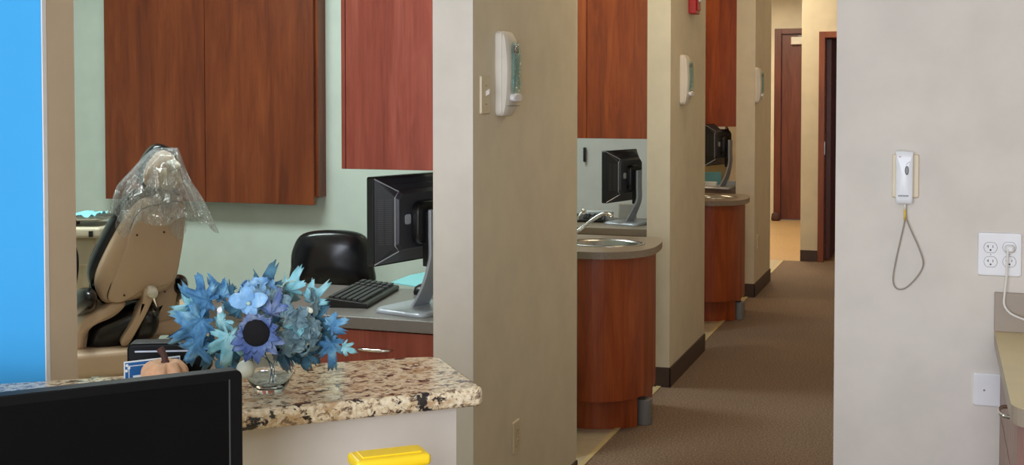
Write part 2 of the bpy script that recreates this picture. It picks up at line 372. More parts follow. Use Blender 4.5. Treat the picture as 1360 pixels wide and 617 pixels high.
# ------------------------------------------------------------------ upper cabinets
def wall_cabinet(label, x0, x1, y0, y1, z0, z1, doors, mat, over=0.0, side=0.0, group=None):
    """doors: x positions of the seams; fronts face -Y"""
    t = thing('wall_cabinet', label, 'cabinet', ((x0+x1)/2, (y0+y1)/2, z0), 0, group); ox, oy = (x0+x1)/2, (y0+y1)/2
    obj('cabinet_body', bx(x0-ox, x1-ox+side, y0-oy+0.021, y1-oy, over, z1-z0), mat, t, bevel=0.002)
    xs = [x0]+doors+[x1]
    for a, b in zip(xs[:-1], xs[1:]):
        obj('door', bx(a-ox+0.0015, b-ox-0.0015, y0-oy, y0-oy+0.02, 0, z1-z0), mat, t, bevel=0.0015)
    return t
YB = 5.25; YC = 5.15
b0 = hY(140, 264, YC); b1 = hY(417, 272, YC); bs_ = hY(273, 268, YC); bq = hY(204, 268, YC)
wall_cabinet('wide cherry wall cabinet with flat doors behind the dental chair', b0.x, b1.x, YC, YB, (b0.z+b1.z)/2, 2.9, [bs_.x], M['cherry'], 0.035, 0.012)
r0 = hY(453, 224, 3.80); r1 = hY(459, 224, 3.80)
print('red cab z', r0.z, r0.x)
wall_cabinet('daylight-tinted cherry wall cabinet above the black computer monitor of the first room', r0.x, XW-TH, 3.80, 4.13, r0.z, 2.9, [r1.x], M['daylit_cherry'])
g0 = hY(820, 184, 7.0)
wall_cabinet('orange cherry wall cabinet above the sink of the second room', hY(740, 184, 7.0).x, XW-TH, 7.0, 7.33, g0.z, 2.9, [hY(779, 184, 7.0).x], M['ocherry'])
g1 = hY(957, 168, 10.25)
c3 = wall_cabinet('orange cherry wall cabinet seen over the third room counter', hY(905, 168, 10.25).x, XW-0.15, 10.25, 10.58, g1.z, 2.9, [hY(915, 168, 10.25).x], M['ocherry'])
obj('light_strip', bx(-0.45, 0.12, -0.17, -0.05, -0.02, 0), M['offwhite'], c3)

# ------------------------------------------------------------------ desks with drawers
DZ = 0.86
def bow_handle(parent, c, L, mat, axis='x', out=0.028):
    pts = spline([(-L/2, 0, 0), (-L/2*0.8, -out*0.75, 0), (0, -out, 0), (L/2*0.8, -out*0.75, 0), (L/2, 0, 0)], 5)
    n = len(pts); r = [0.0035+0.003*math.sin(PI*i/(n-1)) for i in range(n)]
    bm = tube(pts, r, 8)
    for v in bm.verts:
        x, y, z = v.co
        v.co = (c[0]+x, c[1]+y, c[2]+z*0.9)
    return obj('handle', bm, mat, parent, smooth=True)
def desk(label, x0, x1, xd, y0, y1, lam, wmat, group=None):
    t = thing('desk', label, 'desk', (x1, y0, 0), 0, group); W = x1-x0; xd_ = xd-x1; D = y1-y0
    obj('desk_top', bx(-W, 0, 0, D, DZ-0.042, DZ), lam, t, bevel=0.004)
    obj('cabinet_body', bx(xd_, 0, 0.045, D-0.02, 0.1, DZ-0.042), wmat, t)
    obj('kickboard', bx(xd_+0.01, 0, 0.1, 0.115, 0, 0.1), M['black'], t)
    z = DZ-0.05
    for k, h in enumerate((0.15, 0.22, 0.30)):
        d = obj('drawer', bx(xd_+0.006, -0.004, 0.025, 0.044, z-h+0.006, z), wmat, t, bevel=0.0015)
        bow_handle(d, ((xd_)/2+(-0.02), 0.025, z-h*0.40), 0.125, M['chrome']); z -= h
    obj('end_panel', bx(xd_-0.075, xd_-0.045, 0.06, D-0.03, 0, DZ-0.042), M['offwhite'], t)
    obj('end_panel', bx(-W+0.01, -W+0.04, 0.06, D-0.03, 0, DZ-0.042), M['offwhite'], t)
    return t
dk_x = hY(425, 445, 3.83).x
print('desk left', dk_x)
desk('grey-topped desk with cherry drawers behind the granite ledge', -2.52, XW-0.14, dk_x, 3.79, 4.42, M['lam'], M['daylit_cherry'])
desk('brown-topped desk behind the sink counter in the second room', -3.2, XW-TH-0.002, -2.4, 6.88, 7.5, M['tlam'], M['ocherry'])
desk('brown-topped desk behind the sink counter in the third room', -3.2, XW-0.152, -2.4, 10.15, 10.75, M['tlam'], M['ocherry'])

# ------------------------------------------------------------------ curved sink counters
def arc_outline(x0, xs, xe, yf, yb, n=16, ins=0.0):
    """front edge at yf from x0, rounded corner of radius ~0.36 swinging round to xe, then back to yb"""
    R_ = 0.27; xe = xe-ins; pts = [(x0, yf)]
    for k in range(n+1):
        a = PI/2*k/n; pts.append((xe-R_+R_*math.sin(a)**0.92, yf+R_*1.15*(1-math.cos(a)**0.92)))
    ym = yf+R_*1.15
    for k in range(1, 7):
        a = PI/2*k/6; pts.append((xe-(1-math.cos(a))*0.10, ym+(yb-ym)*math.sin(a)))
    pts.append((x0, yb)); return pts
def sink_counter(label, yf, yb, xe, group):
    t = thing('sink_counter', label, 'sink cabinet', (xe, yf, 0), 0, group)
    D = yb-yf; x0, xs = -1.95, -0.62
    top = arc_outline(x0, xs, 0, 0, D); sinkc = (-0.275, 0.37); rx, ry = 0.19, 0.15
    # countertop with a hole for the basin
    bm = bmesh.new(); seg = 40; hole = [(sinkc[0]+rx*math.cos(2*PI*k/seg), sinkc[1]+ry*math.sin(2*PI*k/seg)) for k in range(seg)]
    for z in (0.876, 0.842):
        a = [bm.verts.new((x, y, z)) for x, y in top]; b = [bm.verts.new((x, y, z)) for x, y in hole]
        ea = [bm.edges.new((a[i], a[(i+1) % len(a)])) for i in range(len(a))]; eb = [bm.edges.new((b[i], b[(i+1) % seg])) for i in range(seg)]
        bmesh.ops.triangle_fill(bm, use_beauty=True, edges=ea+eb)
        if z > 0.86: A, B = a, b
        else:
            for i in range(len(a)): bm.faces.new((A[i], A[(i+1) % len(a)], a[(i+1) % len(a)], a[i]))
            for i in range(seg): bm.faces.new((B[i], B[(i+1) % seg], b[(i+1) % seg], b[i]))
    obj('countertop', bm, M['tlam'], t)
    body = arc_outline(x0, xs, -0.035, 0.03, D, ins=0.0)
    sx = -0.80
    def clip(pts, lo, hi):
        return [p for p in pts if lo <= p[0] <= hi]
    # curved front panel right of the seam, flat door left of it
    def panel(pts, inn, z0, z1):
        outer = [Vector((x, y, 0)) for x, y in pts]; inner = []
        for i, p in enumerate(outer):
            d = (outer[min(i+1, len(outer)-1)]-outer[max(i-1, 0)]).normalized(); inner.append(p+Vector((-d.y, d.x, 0))*inn)
        return prism([(p.x, p.y) for p in outer]+[(p.x, p.y) for p in inner[::-1]], z0, z1)
    curve = [(sx+0.002, 0.03)]+[p for p in body[1:-1]]
    obj('curved_panel', panel(curve, 0.02, 0.155, 0.842), M['ocherry'], t, smooth=False)
    obj('door', bx(x0, sx-0.002, 0.03, 0.05, 0.155, 0.842), M['ocherry'], t, bevel=0.0015)
    kk = spline([(x0, 0.12), (-0.8, 0.12), (-0.36, 0.12), (-0.22, 0.145), (-0.12, 0.20), (-0.075, 0.25)], 4)
    obj('kickboard', panel(kk, 0.02, 0, 0.155), M['ocherry'], t)
    obj('kickboard', bx(-0.12, -0.10, 0.30, D-0.02, 0, 0.155), M['ocherry'], t)
    obj('cabinet_floor', prism(arc_outline(x0, xs, -0.06, 0.055, D-0.02), 0.15, 0.165), M['cherry'], t)
    lg = obj('corner_guard', prism(rrect(0.075, 0.08, 0.03, 4, -0.055, 0.315), 0, 0.125), M['greym'], t, bevel=0.003)
    prof = [(0.205, 0.8765), (0.205, 0.880), (0.188, 0.882), (0.178, 0.868), (0.165, 0.80), (0.13, 0.735), (0.03, 0.725), (0.02, 0.724)]
    obj('sink_basin', rings([[(sinkc[0]+r*math.cos(2*PI*k/40), sinkc[1]+r*0.79*math.sin(2*PI*k/40), z) for k in range(40)] for r, z in prof], cap=False), M['steel'], t, smooth=True)
    obj('drain', lathe([(0.024, 0.722), (0.024, 0.728), (0.012, 0.729)], (sinkc[0], sinkc[1], 0), 16), M['chrome'], t, smooth=True)
    return t
sl = hZ(883, 327, 0.876); s3 = hZ(996, 266, 0.876)
print('sink ends', sl, s3)
sc2 = sink_counter('curved cherry sink counter with steel basin in the second room', 5.64, 6.36, sl.x-0.04, 'curved sink counters along the hall')
sc3 = copy_tree(sc2); sc3.location = (s3.x-0.04, 8.72, 0); sc3['label'] = 'curved cherry sink counter in the third room, farthest along the hall'

def faucet(base, label, s=1.0, group=None):
    t = thing('faucet', label, 'faucet', base, 0, group)
    obj('faucet_body', lathe([(0.028, 0), (0.026, 0.012), (0.018, 0.02), (0.017, 0.06), (0.02, 0.075), (0.012, 0.09)], (0, 0, 0), 20), M['chrome'], t, smooth=True)
    obj('spout', tube(spline([(0, 0, 0.03), (0.05, 0.02, 0.07), (0.12, 0.04, 0.125), (0.17, 0.05, 0.155), (0.205, 0.055, 0.158), (0.225, 0.058, 0.14)], 5), [0.011]*21+[0.012, 0.014, 0.015, 0.015, 0.015], 12), M['chrome'], t, smooth=True)
    obj('lever', tube([(0, 0, 0.08), (0.03, -0.01, 0.12), (0.075, -0.02, 0.175)], [0.008, 0.007, 0.006], 10), M['chrome'], t, smooth=True)
    bm = bmesh.new(); bmesh.ops.create_uvsphere(bm, u_segments=14, v_segments=10, radius=0.013, matrix=Matrix.Translation((0.08, -0.021, 0.18)))
    obj('knob', bm, M['chrome'], t, smooth=True)
    return t
fb = hZ(762, 321, 0.876)
print('faucet', fb)
f2 = faucet((fb.x-0.02, fb.y+0.02, 0.8765), 'chrome faucet with a bent spout on the second room sink counter'); f2.scale = (0.88, 0.88, 0.88)

# ------------------------------------------------------------------ monitors seen from behind
def rear_monitor(label, loc, rotz, z0, desk_z, group):
    """origin on the desk under the screen's left end; screen faces local +y, back faces -y"""
    t = thing('computer_monitor', label, 'monitor', (loc[0], loc[1], desk_z), rotz, group); W, Hh = 0.375, 0.305; z = z0-desk_z
    fr = lambda u, v, w_: (u, -w_, v)
    o = rrect(W, Hh, 0.008, 3, W/2, z+Hh/2)
    obj('screen_frame', prism(o, -0.03, 0.0, fr=fr), M['black'], t, bevel=0.002)
    obj('screen', bx(0.018, W-0.018, 0.0295, 0.031, z+0.018, z+Hh-0.018), M['screen'], t)
    # tapered back housing
    def rect(i, d, ch): 
        a, b, c, e = i, W-i, z+i*1.0, z+Hh-i*1.0
        return [(a, -d, c+ch), (a+ch, -d, c), (b-ch, -d, c), (b, -d, c+ch), (b, -d, e-ch), (b-ch, -d, e), (a+ch, -d, e), (a, -d, e-ch)]
    hs = obj('back_housing', rings([rect(0.004, 0.0, 0.004), rect(0.05, 0.052, 0.02), rect(0.058, 0.066, 0.02)]), M['matte'], t, bevel=0.002)
    q = rect(0.05, 0.0535, 0.02); r_ = rect(0.006, 0.0035, 0.006)
    bm = bmesh.new(); bm.faces.new([bm.verts.new(p_) for p_ in (r_[0], q[0], q[7], r_[7])]); obj('side_panel', bm, M['black'], hs)
    # silver piping along the left taper
    q = rect(0.05, 0.053, 0.02); r_ = rect(0.003, 0.001, 0.003)
    obj('trim_line', tube([r_[0], q[1], q[0], q[7], q[6], r_[7]], 0.0022, 6), M['silver'], t)
    # vents: a column on the left taper, a row on the top taper
    bm = bmesh.new()
    for k in range(22):
        zz = z+0.075+k*0.0072
        for a, b in ((0.012, 0.024), (0.029, 0.044)):
            p = [(a, -(a-0.004)*1.13-0.0012), (b, -(b-0.004)*1.13-0.0012)]
            vs = [bm.verts.new((p[0][0], p[0][1], zz)), bm.verts.new((p[1][0], p[1][1], zz)), bm.verts.new((p[1][0], p[1][1], zz+0.0025)), bm.verts.new((p[0][0], p[0][1], zz+0.0025))]
            e = [bm.verts.new(v.co + Vector((-0.001, -0.001, 0))) for v in vs]
            bm.faces.new(e)
            for i in range(4): bm.faces.new((vs[i], vs[(i+1) % 4], e[(i+1) % 4], e[i]))
    obj('side_vents', bm, M['keys'], t)
    bm = bmesh.new()
    for k in range(34):
        xx = 0.07+k*0.0072
        for a, b in ((0.012, 0.026), (0.03, 0.044)):
            pts = [(xx, -(a-0.004)*1.13, z+Hh-a+0.001), (xx+0.0028, -(a-0.004)*1.13, z+Hh-a+0.001), (xx+0.0028, -(b-0.004)*1.13, z+Hh-b+0.001), (xx, -(b-0.004)*1.13, z+Hh-b+0.001)]
            vs = [bm.verts.new(p) for p in pts]; e = [bm.verts.new(Vector(p)+Vector((0, -0.0008, 0.0008))) for p in pts]
            bm.faces.new(e)
            for i in range(4): bm.faces.new((vs[i], vs[(i+1) % 4], e[(i+1) % 4], e[i]))
    obj('top_vents', bm, M['keys'], t)
    c = W/2
    obj('hinge_mount', dome(rrect(0.13, 0.15, 0.04, 5, c, z+Hh*0.47), [(1, 0.05), (1, 0.085), (0.93, 0.095), (0.1, 0.097)], fr), M['black'], t, smooth=False, bevel=0.003)
    lg = obj('logo_badge', dome(rrect(0.03, 0.034, 0.008, 3, c-0.085, z+Hh*0.52), [(1, 0.064), (1, 0.069), (0.4, 0.0695)], fr), M['silver'], t)
    # stand: curved silver spine that splays into a flat foot
    sp = [(c, -0.115, z+Hh*0.62), (c, -0.115, z+0.1), (c, -0.115, z+0.02), (c, -0.09, 0.09), (c, -0.05, 0.015)]
    prof = spline(sp, 6); bm = bmesh.new(); loops = []
    for i, (x, y, zz) in enumerate(prof):
        k = i/(len(prof)-1); hw_ = 0.028+0.035*max(0, k-0.5)*2*0.6; th = 0.012
        loops.append([(x-hw_, y-th/2, zz), (x+hw_, y-th/2, zz), (x+hw_, y+th/2, zz), (x-hw_, y+th/2, zz)])
    obj('stand_neck', rings(loops), M['silver'], t, bevel=0.003)
    obj('stand_core', bx(c-0.022, c+0.022, -0.109, -0.08, z-0.01, z+Hh*0.6), M['black'], t, bevel=0.004)
    obj('stand_base', rings([[(u, -v, zz) for u, v in rrect(0.26*s, 0.22*s, 0.03, 4, c, 0.055)] for s, zz in ((1, 0.0), (1, 0.008), (0.97, 0.014), (0.9, 0.018))]), M['silver'], t, bevel=0.002)
    return t
ROT = YAW + math.radians(56)
m1 = hD(496, 300, 4.2)
mon1 = rear_monitor('black monitor seen from behind on the grey desk of the first room', (m1.x, m1.y), ROT, 1.028, DZ, 'desk monitors seen from behind')
p = hD(805, 240, 7.2); mon2 = rear_monitor('black monitor seen from behind above the second room sink', (p.x, p.y), ROT, 0.99, DZ, 'desk monitors seen from behind')
mon3 = copy_tree(mon1); p = hD(936, 200, 10.1); mon3.location = (p.x, p.y, DZ); mon3.scale = (1.15, 1.1, 1.12); mon3['label'] = 'dark monitor beyond the third room sink, smallest in the picture'

# ------------------------------------------------------------------ keyboard, papers, mouse
def keyboard(label, loc, rot, group=None):
    t = thing('keyboard', label, 'keyboard', loc, rot, group)
    prof = [(0, 0), (0.155, 0), (0.155, 0.03), (0.15, 0.034), (0.0, 0.018), (-0.004, 0.01)]
    bm = bmesh.new(); a = [bm.verts.new((0, y, z)) for y, z in prof]; b = [bm.verts.new((0.44, y, z)) for y, z in prof]
    bm.faces.new(a[::-1]); bm.faces.new(b)
    for i in range(6): bm.faces.new((a[i], a[(i+1) % 6], b[(i+1) % 6], b[i]))
    obj('keyboard_case', bm, M['black'], t, bevel=0.003)
    bm = bmesh.new()
    for r in range(6):
        y = 0.016+r*0.0215; z = 0.019+y*0.105
        for c in range(22):
            if c in (15, 18): continue
            x = 0.012+c*0.019
            ab(bm, x, x+0.0155, y, y+0.0165, z, z+0.008)
    obj('keys', bm, M['keys'], t)
    return t
kp = [hZ(*q, DZ+0.015) for q in ((424, 403), (486, 404), (530, 379), (478, 377))]
kd = (kp[3]-kp[0]); ke = (kp[2]-kp[1]); print('kb', kp)
kb_rot = math.atan2((kp[2]-kp[1]).y, (kp[2]-kp[1]).x)
kb = keyboard('black keyboard on the grey desk beside the blue flowers', (kp[1].x, kp[1].y, DZ), kb_rot)
def sheet(name, pts, z, th, mat, label, cat, curl=0.0):
    bm = prism([(p.x, p.y) for p in pts], z, z+th); return tag(obj(name, bm, mat), label, cat)
q = [hZ(*p_, DZ) for p_ in ((519, 376), (545, 366), (572, 361), (585, 386))]
sheet('paper_sheet', q, DZ+0.0005, 0.004, M['cyan'], 'pale cyan paper sheets lying behind the first monitor stand', 'paper')
mp = hZ(566, 389, DZ)
bm = dome(smoothpoly([(-0.03, -0.05), (0.03, -0.05), (0.034, 0), (0.028, 0.05), (-0.028, 0.05), (-0.034, 0)], 4), [(0.96, 0), (1, 0.01), (0.9, 0.026), (0.6, 0.036), (0.2, 0.039)], lambda u, v, w_: (mp.x+u, mp.y+v, DZ+w_))
tag(obj('computer_mouse', bm, M['black'], smooth=True), 'black mouse behind the first monitor stand', 'computer mouse')

# ------------------------------------------------------------------ black stool back behind the first desk
def stool(label, loc, rotz):
    t = thing('office_stool', label, 'chair', loc, rotz)
    fr = lambda u, v, w_: (u, -w_ + 0.55*u*u + 0.06*(v-0.95), v)
    pts = smoothpoly([(-0.165, 0.78), (-0.172, 0.86), (-0.165, 0.93), (-0.12, 0.995), (0, 1.012), (0.12, 0.995), (0.165, 0.93), (0.172, 0.86), (0.165, 0.78), (0, 0.765)], 5)
    obj('backrest', dome(pts, [(0.1, -0.045), (0.8, -0.04), (0.96, -0.02), (1, 0.0), (0.97, 0.018), (0.85, 0.03), (0.5, 0.037), (0.1, 0.039)], fr), M['vinylblk'], t, smooth=True)
    obj('back_support', tube(spline([(0, 0.02, 0.84), (0, 0.0, 0.62), (0, 0.05, 0.42), (0, 0.16, 0.415)], 5), 0.018, 10), M['black'], t, smooth=True)
    obj('seat', lathe([(0.05, 0.42), (0.19, 0.425), (0.205, 0.45), (0.2, 0.485), (0.17, 0.5), (0.02, 0.5)], (0, 0.2, 0), 32), M['vinylblk'], t, smooth=True)
    obj('gas_post', lathe([(0.03, 0.08), (0.03, 0.25), (0.018, 0.26), (0.018, 0.42)], (0, 0.2, 0), 16), M['chrome'], t, smooth=True)
    for k in range(5):
        a = 2*PI*k/5+0.3; d = Vector((math.cos(a), math.sin(a), 0)); o = Vector((0, 0.2, 0))
        lg = obj('leg', tube([o+Vector((0, 0, 0.1)), o+d*0.25+Vector((0, 0, 0.065))], [0.02, 0.013], 8), M['black'], t, smooth=True)
        wh = bmesh.new(); bmesh.ops.create_cone(wh, cap_ends=True, segments=16, radius1=0.026, radius2=0.026, depth=0.03, matrix=Matrix.Translation(o+d*0.245+Vector((0, 0, 0.026))) @ Matrix.Rotation(a, 4, 'Z') @ Matrix.Rotation(PI/2, 4, 'X'))
        obj('caster', wh, M['black'], lg, smooth=False)
    return t
sp_ = hD(441, 305, 5.3); ss = (sp_.z)/1.012
print('stool', sp_)
sto = stool('black padded office stool with rounded back behind the grey desk', (sp_.x, sp_.y, 0), YAW); sto.scale = (1.04, 1, sp_.z/1.012)

# ------------------------------------------------------------------ dental chair
CR = YAW + math.radians(25)
cx_ = Vector((math.cos(CR), math.sin(CR), 0)); cy_ = Vector((-math.sin(CR), math.cos(CR), 0))
CB = hD(185, 350, 4.5); CB.z = 0
ch = thing('dental_chair', 'beige dental chair with black cushions in front of the wide cherry cabinet', 'dental chair', CB, CR)
LEAN = 0.22; nl = (cy_ + Vector((0, 0, LEAN))).normalized()      # rear plane leans back over the top
def cl_(p): d = p-CB; return Vector((d.dot(cx_), d.dot(cy_), d.z))
PB = CB + Vector((0, 0, 1.0))
def cpt(px, py, off=0.0):
    """pixel on the rear plane of the backrest (off = metres towards the chair's front) -> chair coordinates"""
    return cl_(hP(px, py, PB + nl*off, nl))
nloc = Vector((0, nl.dot(cy_), nl.z))
def chair_pad(name, pxs, prof, mat, off=0.0, parent=ch, n=4, smooth=True):
    pts = smoothpoly(pxs, n); P3 = [cpt(x, y, off) for x, y in pts]; c = sum(P3, Vector())/len(P3)
    return obj(name, rings([[c+(p-c)*s+nloc*w_ for p in P3] for s, w_ in prof]), mat, parent, smooth=smooth)
PADP = [(0.15, -0.012), (0.6, -0.011), (0.9, -0.005), (1.0, 0.012), (1.0, 0.03), (0.9, 0.04), (0.15, 0.04)]
# black cushion in front of the shell, showing on the left edge
chair_pad('backrest_cushion', [(205, 257), (238, 258), (243, 300), (236, 360), (212, 395), (150, 408), (132, 402), (121, 380), (121, 358), (136, 325), (160, 283), (180, 262)],
          [(0.3, 0.02), (0.96, 0.025), (1.0, 0.04), (1.02, 0.07), (0.98, 0.10), (0.85, 0.12), (0.2, 0.125)], M['vinylblk'])
chair_pad('backrest_shell', [(207, 263), (240, 263), (246, 285), (242, 330), (232, 375), (205, 392), (148, 404), (130, 392), (127, 368), (142, 332), (165, 292), (186, 268)], PADP, M['shell'])
chair_pad('rear_cover', [(214, 271), (240, 268), (245, 290), (240, 335), (228, 372), (190, 384), (160, 400), (143, 396), (148, 375), (165, 330), (176, 295), (190, 277)],
          [(0.15, -0.022), (0.93, -0.02), (0.985, -0.016), (1.0, -0.006), (1.0, 0.01)], M['shell'])
gp = smoothpoly([(214, 271), (240, 268), (245, 290), (240, 335), (228, 372), (190, 384), (160, 400), (143, 396), (148, 375), (165, 330), (176, 295), (190, 277)], 4)
gl3 = [cpt(x, y, -0.007) for x, y in gp]
obj('panel_seam', tube([*gl3[-26:], *gl3[:6]], 0.0022, 6), M['groove'], ch)
for x, y in ((182, 312), (218, 308), (165, 392), (219, 387), (228, 290)):
    c = cpt(x, y, -0.024); bm = bmesh.new(); bmesh.ops.create_uvsphere(bm, u_segments=8, v_segments=6, radius=0.004, matrix=Matrix.Translation(c)); obj('screw', bm, M['stem'], ch)
# headrest: black pad in front, beige rear cover with two lobes
chair_pad('headrest_cushion', [(210, 199), (232, 206), (240, 235), (232, 252), (205, 253), (190, 250), (186, 240), (192, 218)],
          [(0.3, 0.03), (1.0, 0.035), (1.05, 0.055), (1.0, 0.09), (0.8, 0.105), (0.2, 0.11)], M['vinylblk'])
chair_pad('headrest_shell', [(214, 203), (232, 209), (240, 230), (238, 246), (222, 251), (202, 250), (192, 243), (196, 222)], [(0.15, -0.03), (0.6, -0.026), (0.9, -0.012), (1.0, 0.01), (1.0, 0.035)], M['shell'])
chair_pad('headrest_knob', [(220, 212), (232, 211), (238, 217), (232, 222), (220, 221)], [(0.2, -0.05), (0.8, -0.047), (1, -0.035), (1, -0.01)], M['knob'])
chair_pad('headrest_mount', [(212, 222), (232, 222), (240, 240), (226, 250), (213, 247)], [(0.2, -0.04), (0.85, -0.037), (1, -0.025), (1, -0.005)], M['shelll'])
chair_pad('headrest_post', [(215, 245), (227, 245), (227, 272), (215, 272)], [(0.3, -0.035), (0.9, -0.032), (1, -0.02), (1, 0.02)], M['greym'], n=2)
# seat, arms, base
def seatp(name, c, rx, ry, rz, mat, tilt=0.0, p=2.6, parent=ch, rz_=0.0):
    bm = bmesh.new(); bmesh.ops.create_uvsphere(bm, u_segments=28, v_segments=18, radius=1)
    for v in bm.verts:
        x, y, z = v.co
        f = (abs(x)**p+abs(y)**p+abs(z)**p)**(-1/p); v.co = Vector((x*f*rx, y*f*ry, z*f*rz))
    bmesh.ops.transform(bm, matrix=Matrix.Translation(c) @ Matrix.Rotation(rz_, 4, 'Z') @ Matrix.Rotation(tilt, 4, 'X'), verts=bm.verts)
    return obj(name, bm, mat, parent, smooth=True)
def cdep(px, py, yl): return cl_(hP(px, py, CB + cy_*yl, cy_))
s0 = cdep(150, 440, 0.02)
chair_pad('seat_cushion', [(112, 448), (122, 428), (150, 414), (185, 402), (205, 408), (200, 430), (182, 452), (150, 466), (124, 470), (110, 462)],
          [(0.2, -0.06), (0.6, -0.055), (0.9, -0.03), (1.0, 0.02), (1.0, 0.2), (0.9, 0.25), (0.2, 0.26)], M['vinylblk'], off=0.05)
chair_pad('seat_bolster', [(182, 404), (204, 402), (210, 420), (202, 440), (184, 450), (172, 440)], [(0.2, -0.085), (0.6, -0.08), (0.9, -0.055), (1.0, -0.02), (1.0, 0.1)], M['vinylblk'], off=0.05)
chair_pad('link_arm', [(190, 378), (202, 380), (196, 400), (180, 430), (166, 452), (158, 448), (172, 424), (186, 396)], [(0.6, -0.055), (0.95, -0.055), (1.0, -0.045), (1.0, 0.02)], M['shell'], off=-0.01+0.02)
chair_pad('pivot_knob', [(194, 374), (203, 374), (206, 380), (202, 386), (194, 385), (191, 380)], [(0.3, -0.085), (0.9, -0.08), (1.0, -0.07), (1.0, -0.01)], M['knob'], off=0.02)
chair_pad('side_wing', [(205, 388), (232, 372), (236, 385), (230, 415), (214, 445), (196, 462), (184, 460), (200, 440), (212, 412)], [(0.5, 0.0), (0.97, 0.0), (1.0, 0.01), (1.0, 0.05), (0.9, 0.06)], M['shell'], off=0.06)
chair_pad('yoke', [(150, 396), (165, 398), (150, 412), (122, 425), (110, 442), (106, 470), (100, 484), (94, 470), (98, 440), (112, 415), (138, 402)], [(0.9, -0.05), (1.0, -0.04), (1.0, 0.05)], M['shell'], off=0.04)
for pxc, dy in (((116, 408), 0.0), ((238, 389), 0.34)):
    a = cpt(pxc[0], pxc[1], 0.0)
    a = cdep(pxc[0], pxc[1], 0.0 if dy == 0 else 0.12)
    seatp('armrest', a+Vector((0, 0.12, 0)), 0.042, 0.19, 0.05, M['vinylblk'], tilt=math.radians(-14), p=2.3)
    obj('armrest_support', tube([a+Vector((0, 0.12, -0.02)), a+Vector((0.0, 0.1, -0.3))], [0.022, 0.022], 10), M['shell'], ch, smooth=True)
b1_ = cdep(134, 478, 0.0)
obj('seat_frame', bx(-0.32, 0.10, -0.03, 0.42, b1_.z-0.055, b1_.z+0.035), M['shell'], ch, bevel=0.02)
obj('seat_plate', bx(-0.17, 0.26, 0.10, 0.95, b1_.z+0.05, b1_.z+0.11), M['shell'], ch, bevel=0.02)
obj('leg_rest', bx(-0.15, 0.24, 0.86, 1.35, b1_.z+0.10, b1_.z+0.18), M['vinylblk'], ch, bevel=0.03)
obj('lift_column', prism(rrect(0.24, 0.3, 0.04, 4, 0.02, 0.3), 0.05, b1_.z-0.05), M['shell'], ch, bevel=0.01)
obj('base_plate', prism(rrect(0.5, 0.9, 0.12, 6, 0.02, 0.4), 0.0, 0.06), M['shell'], ch, bevel=0.015)

# clear plastic cover over the headrest
def film_cover():
    top = [(198, 216), (203, 203), (214, 196), (228, 198), (236, 206), (240, 216)]
    loops = []
    # loops of pixel outline from the crown down, front (camera side) and rear of the headrest
    prof = [((204, 236), 0.055, 196, 0.0), ((194, 241), 0.085, 205, 0.1), ((180, 247), 0.11, 222, 0.3), ((166, 256), 0.125, 240, 0.5), ((155, 268), 0.14, 252, 0.7), ((150, 280), 0.15, 275, 0.85), ((146, 289), 0.16, 292, 1.0)]
    seg = 72
    for (xa, xb), dep, y, k in prof:
        lp = []
        for i in range(seg):
            a = 2*PI*i/seg; u = math.cos(a); s = math.sin(a)
            x = (xa+xb)/2+(xb-xa)/2*u; yy = y+ (6*math.sin(3*a+1)+4*math.sin(7*a))*k + (8*k*u if u > 0 else 0)
            w_ = dep*s*1.0+0.04 + (0.012*math.sin(9*a)+0.008*math.sin(17*a+2))*k
            if k == 0: w_ = 0.04+dep*s*0.5
            lp.append(cpt(x + (3*math.sin(11*a))*k, yy, w_))
        loops.append(lp)
    return rings(loops, cap=False)
fo = obj('headrest_cover', film_cover(), M['film'], None, smooth=True, subd=1)
# film was built in chair coordinates: bring it to the chair's place
fo.rotation_euler = (0, 0, CR); fo.location = CB + Matrix.Rotation(CR, 3, 'Z') @ fo.location
tag(fo, 'crumpled clear plastic bag draped over the dental chair headrest', 'plastic cover')
def film_strip():
    L = []
    for (x, y, x2) in ((186, 245, 238), (166, 270, 246), (150, 296, 250)):
        L.append([cpt(x+(x2-x)*i/20, y+5*math.sin(i*0.8)+3*math.sin(i*2.9+y)+(y > 280)*18*math.sin(i*0.45), -0.045-0.012*math.sin(i*0.9+y*0.05)-0.008*math.sin(i*2.3)) for i in range(21)])
    return rings(L, cap=False, closed=False)
fs = obj('backrest_cover', film_strip(), M['film'], None, smooth=True, subd=1)
fs.rotation_euler = (0, 0, CR); fs.location = CB + Matrix.Rotation(CR, 3, 'Z') @ fs.location
tag(fs, 'thin clear plastic sheet hanging over the upper back of the dental chair', 'plastic cover')

# delivery unit and tray at the left behind the chair
du = hD(95, 300, 4.95)
unit = thing('delivery_unit', 'off-white dental delivery unit left of the dental chair', 'dental unit', (du.x, du.y, 0), YAW)
def ul(px, py): p = hD(px, py, 4.95)-Vector((du.x, du.y, 0)); return Vector((p.dot(_r), 0, p.z))
a = ul(146, 298); b = ul(80, 312)
obj('control_head', bx(b.x, a.x, -0.12, 0.16, b.z, a.z), M['shelll'], unit, bevel=0.012)
c = ul(136, 306); obj('control_button', bx(c.x-0.012, c.x+0.004, -0.13, -0.12, c.z-0.012, c.z+0.012), M['black'], unit, bevel=0.002)
pts = [ul(80, 314), ul(132, 314), ul(140, 335), ul(128, 350), ul(80, 352)]
obj('arm_cover', prism([(p.x, p.z) for p in pts], -0.06, 0.10, fr=lambda u, v, w_: (u, w_, v)), M['shelll'], unit, bevel=0.012)
obj('support_post', bx(-0.05, 0.05, -0.02, 0.06, 0, ul(80, 345).z), M['shelll'], unit, bevel=0.01)
obj('base_foot', prism(rrect(0.4, 0.4, 0.06), 0, 0.05), M['shelll'], unit, bevel=0.01)
cp = [ul(104, 312), ul(112, 316), ul(118, 330), ul(119, 350), ul(116, 372)]
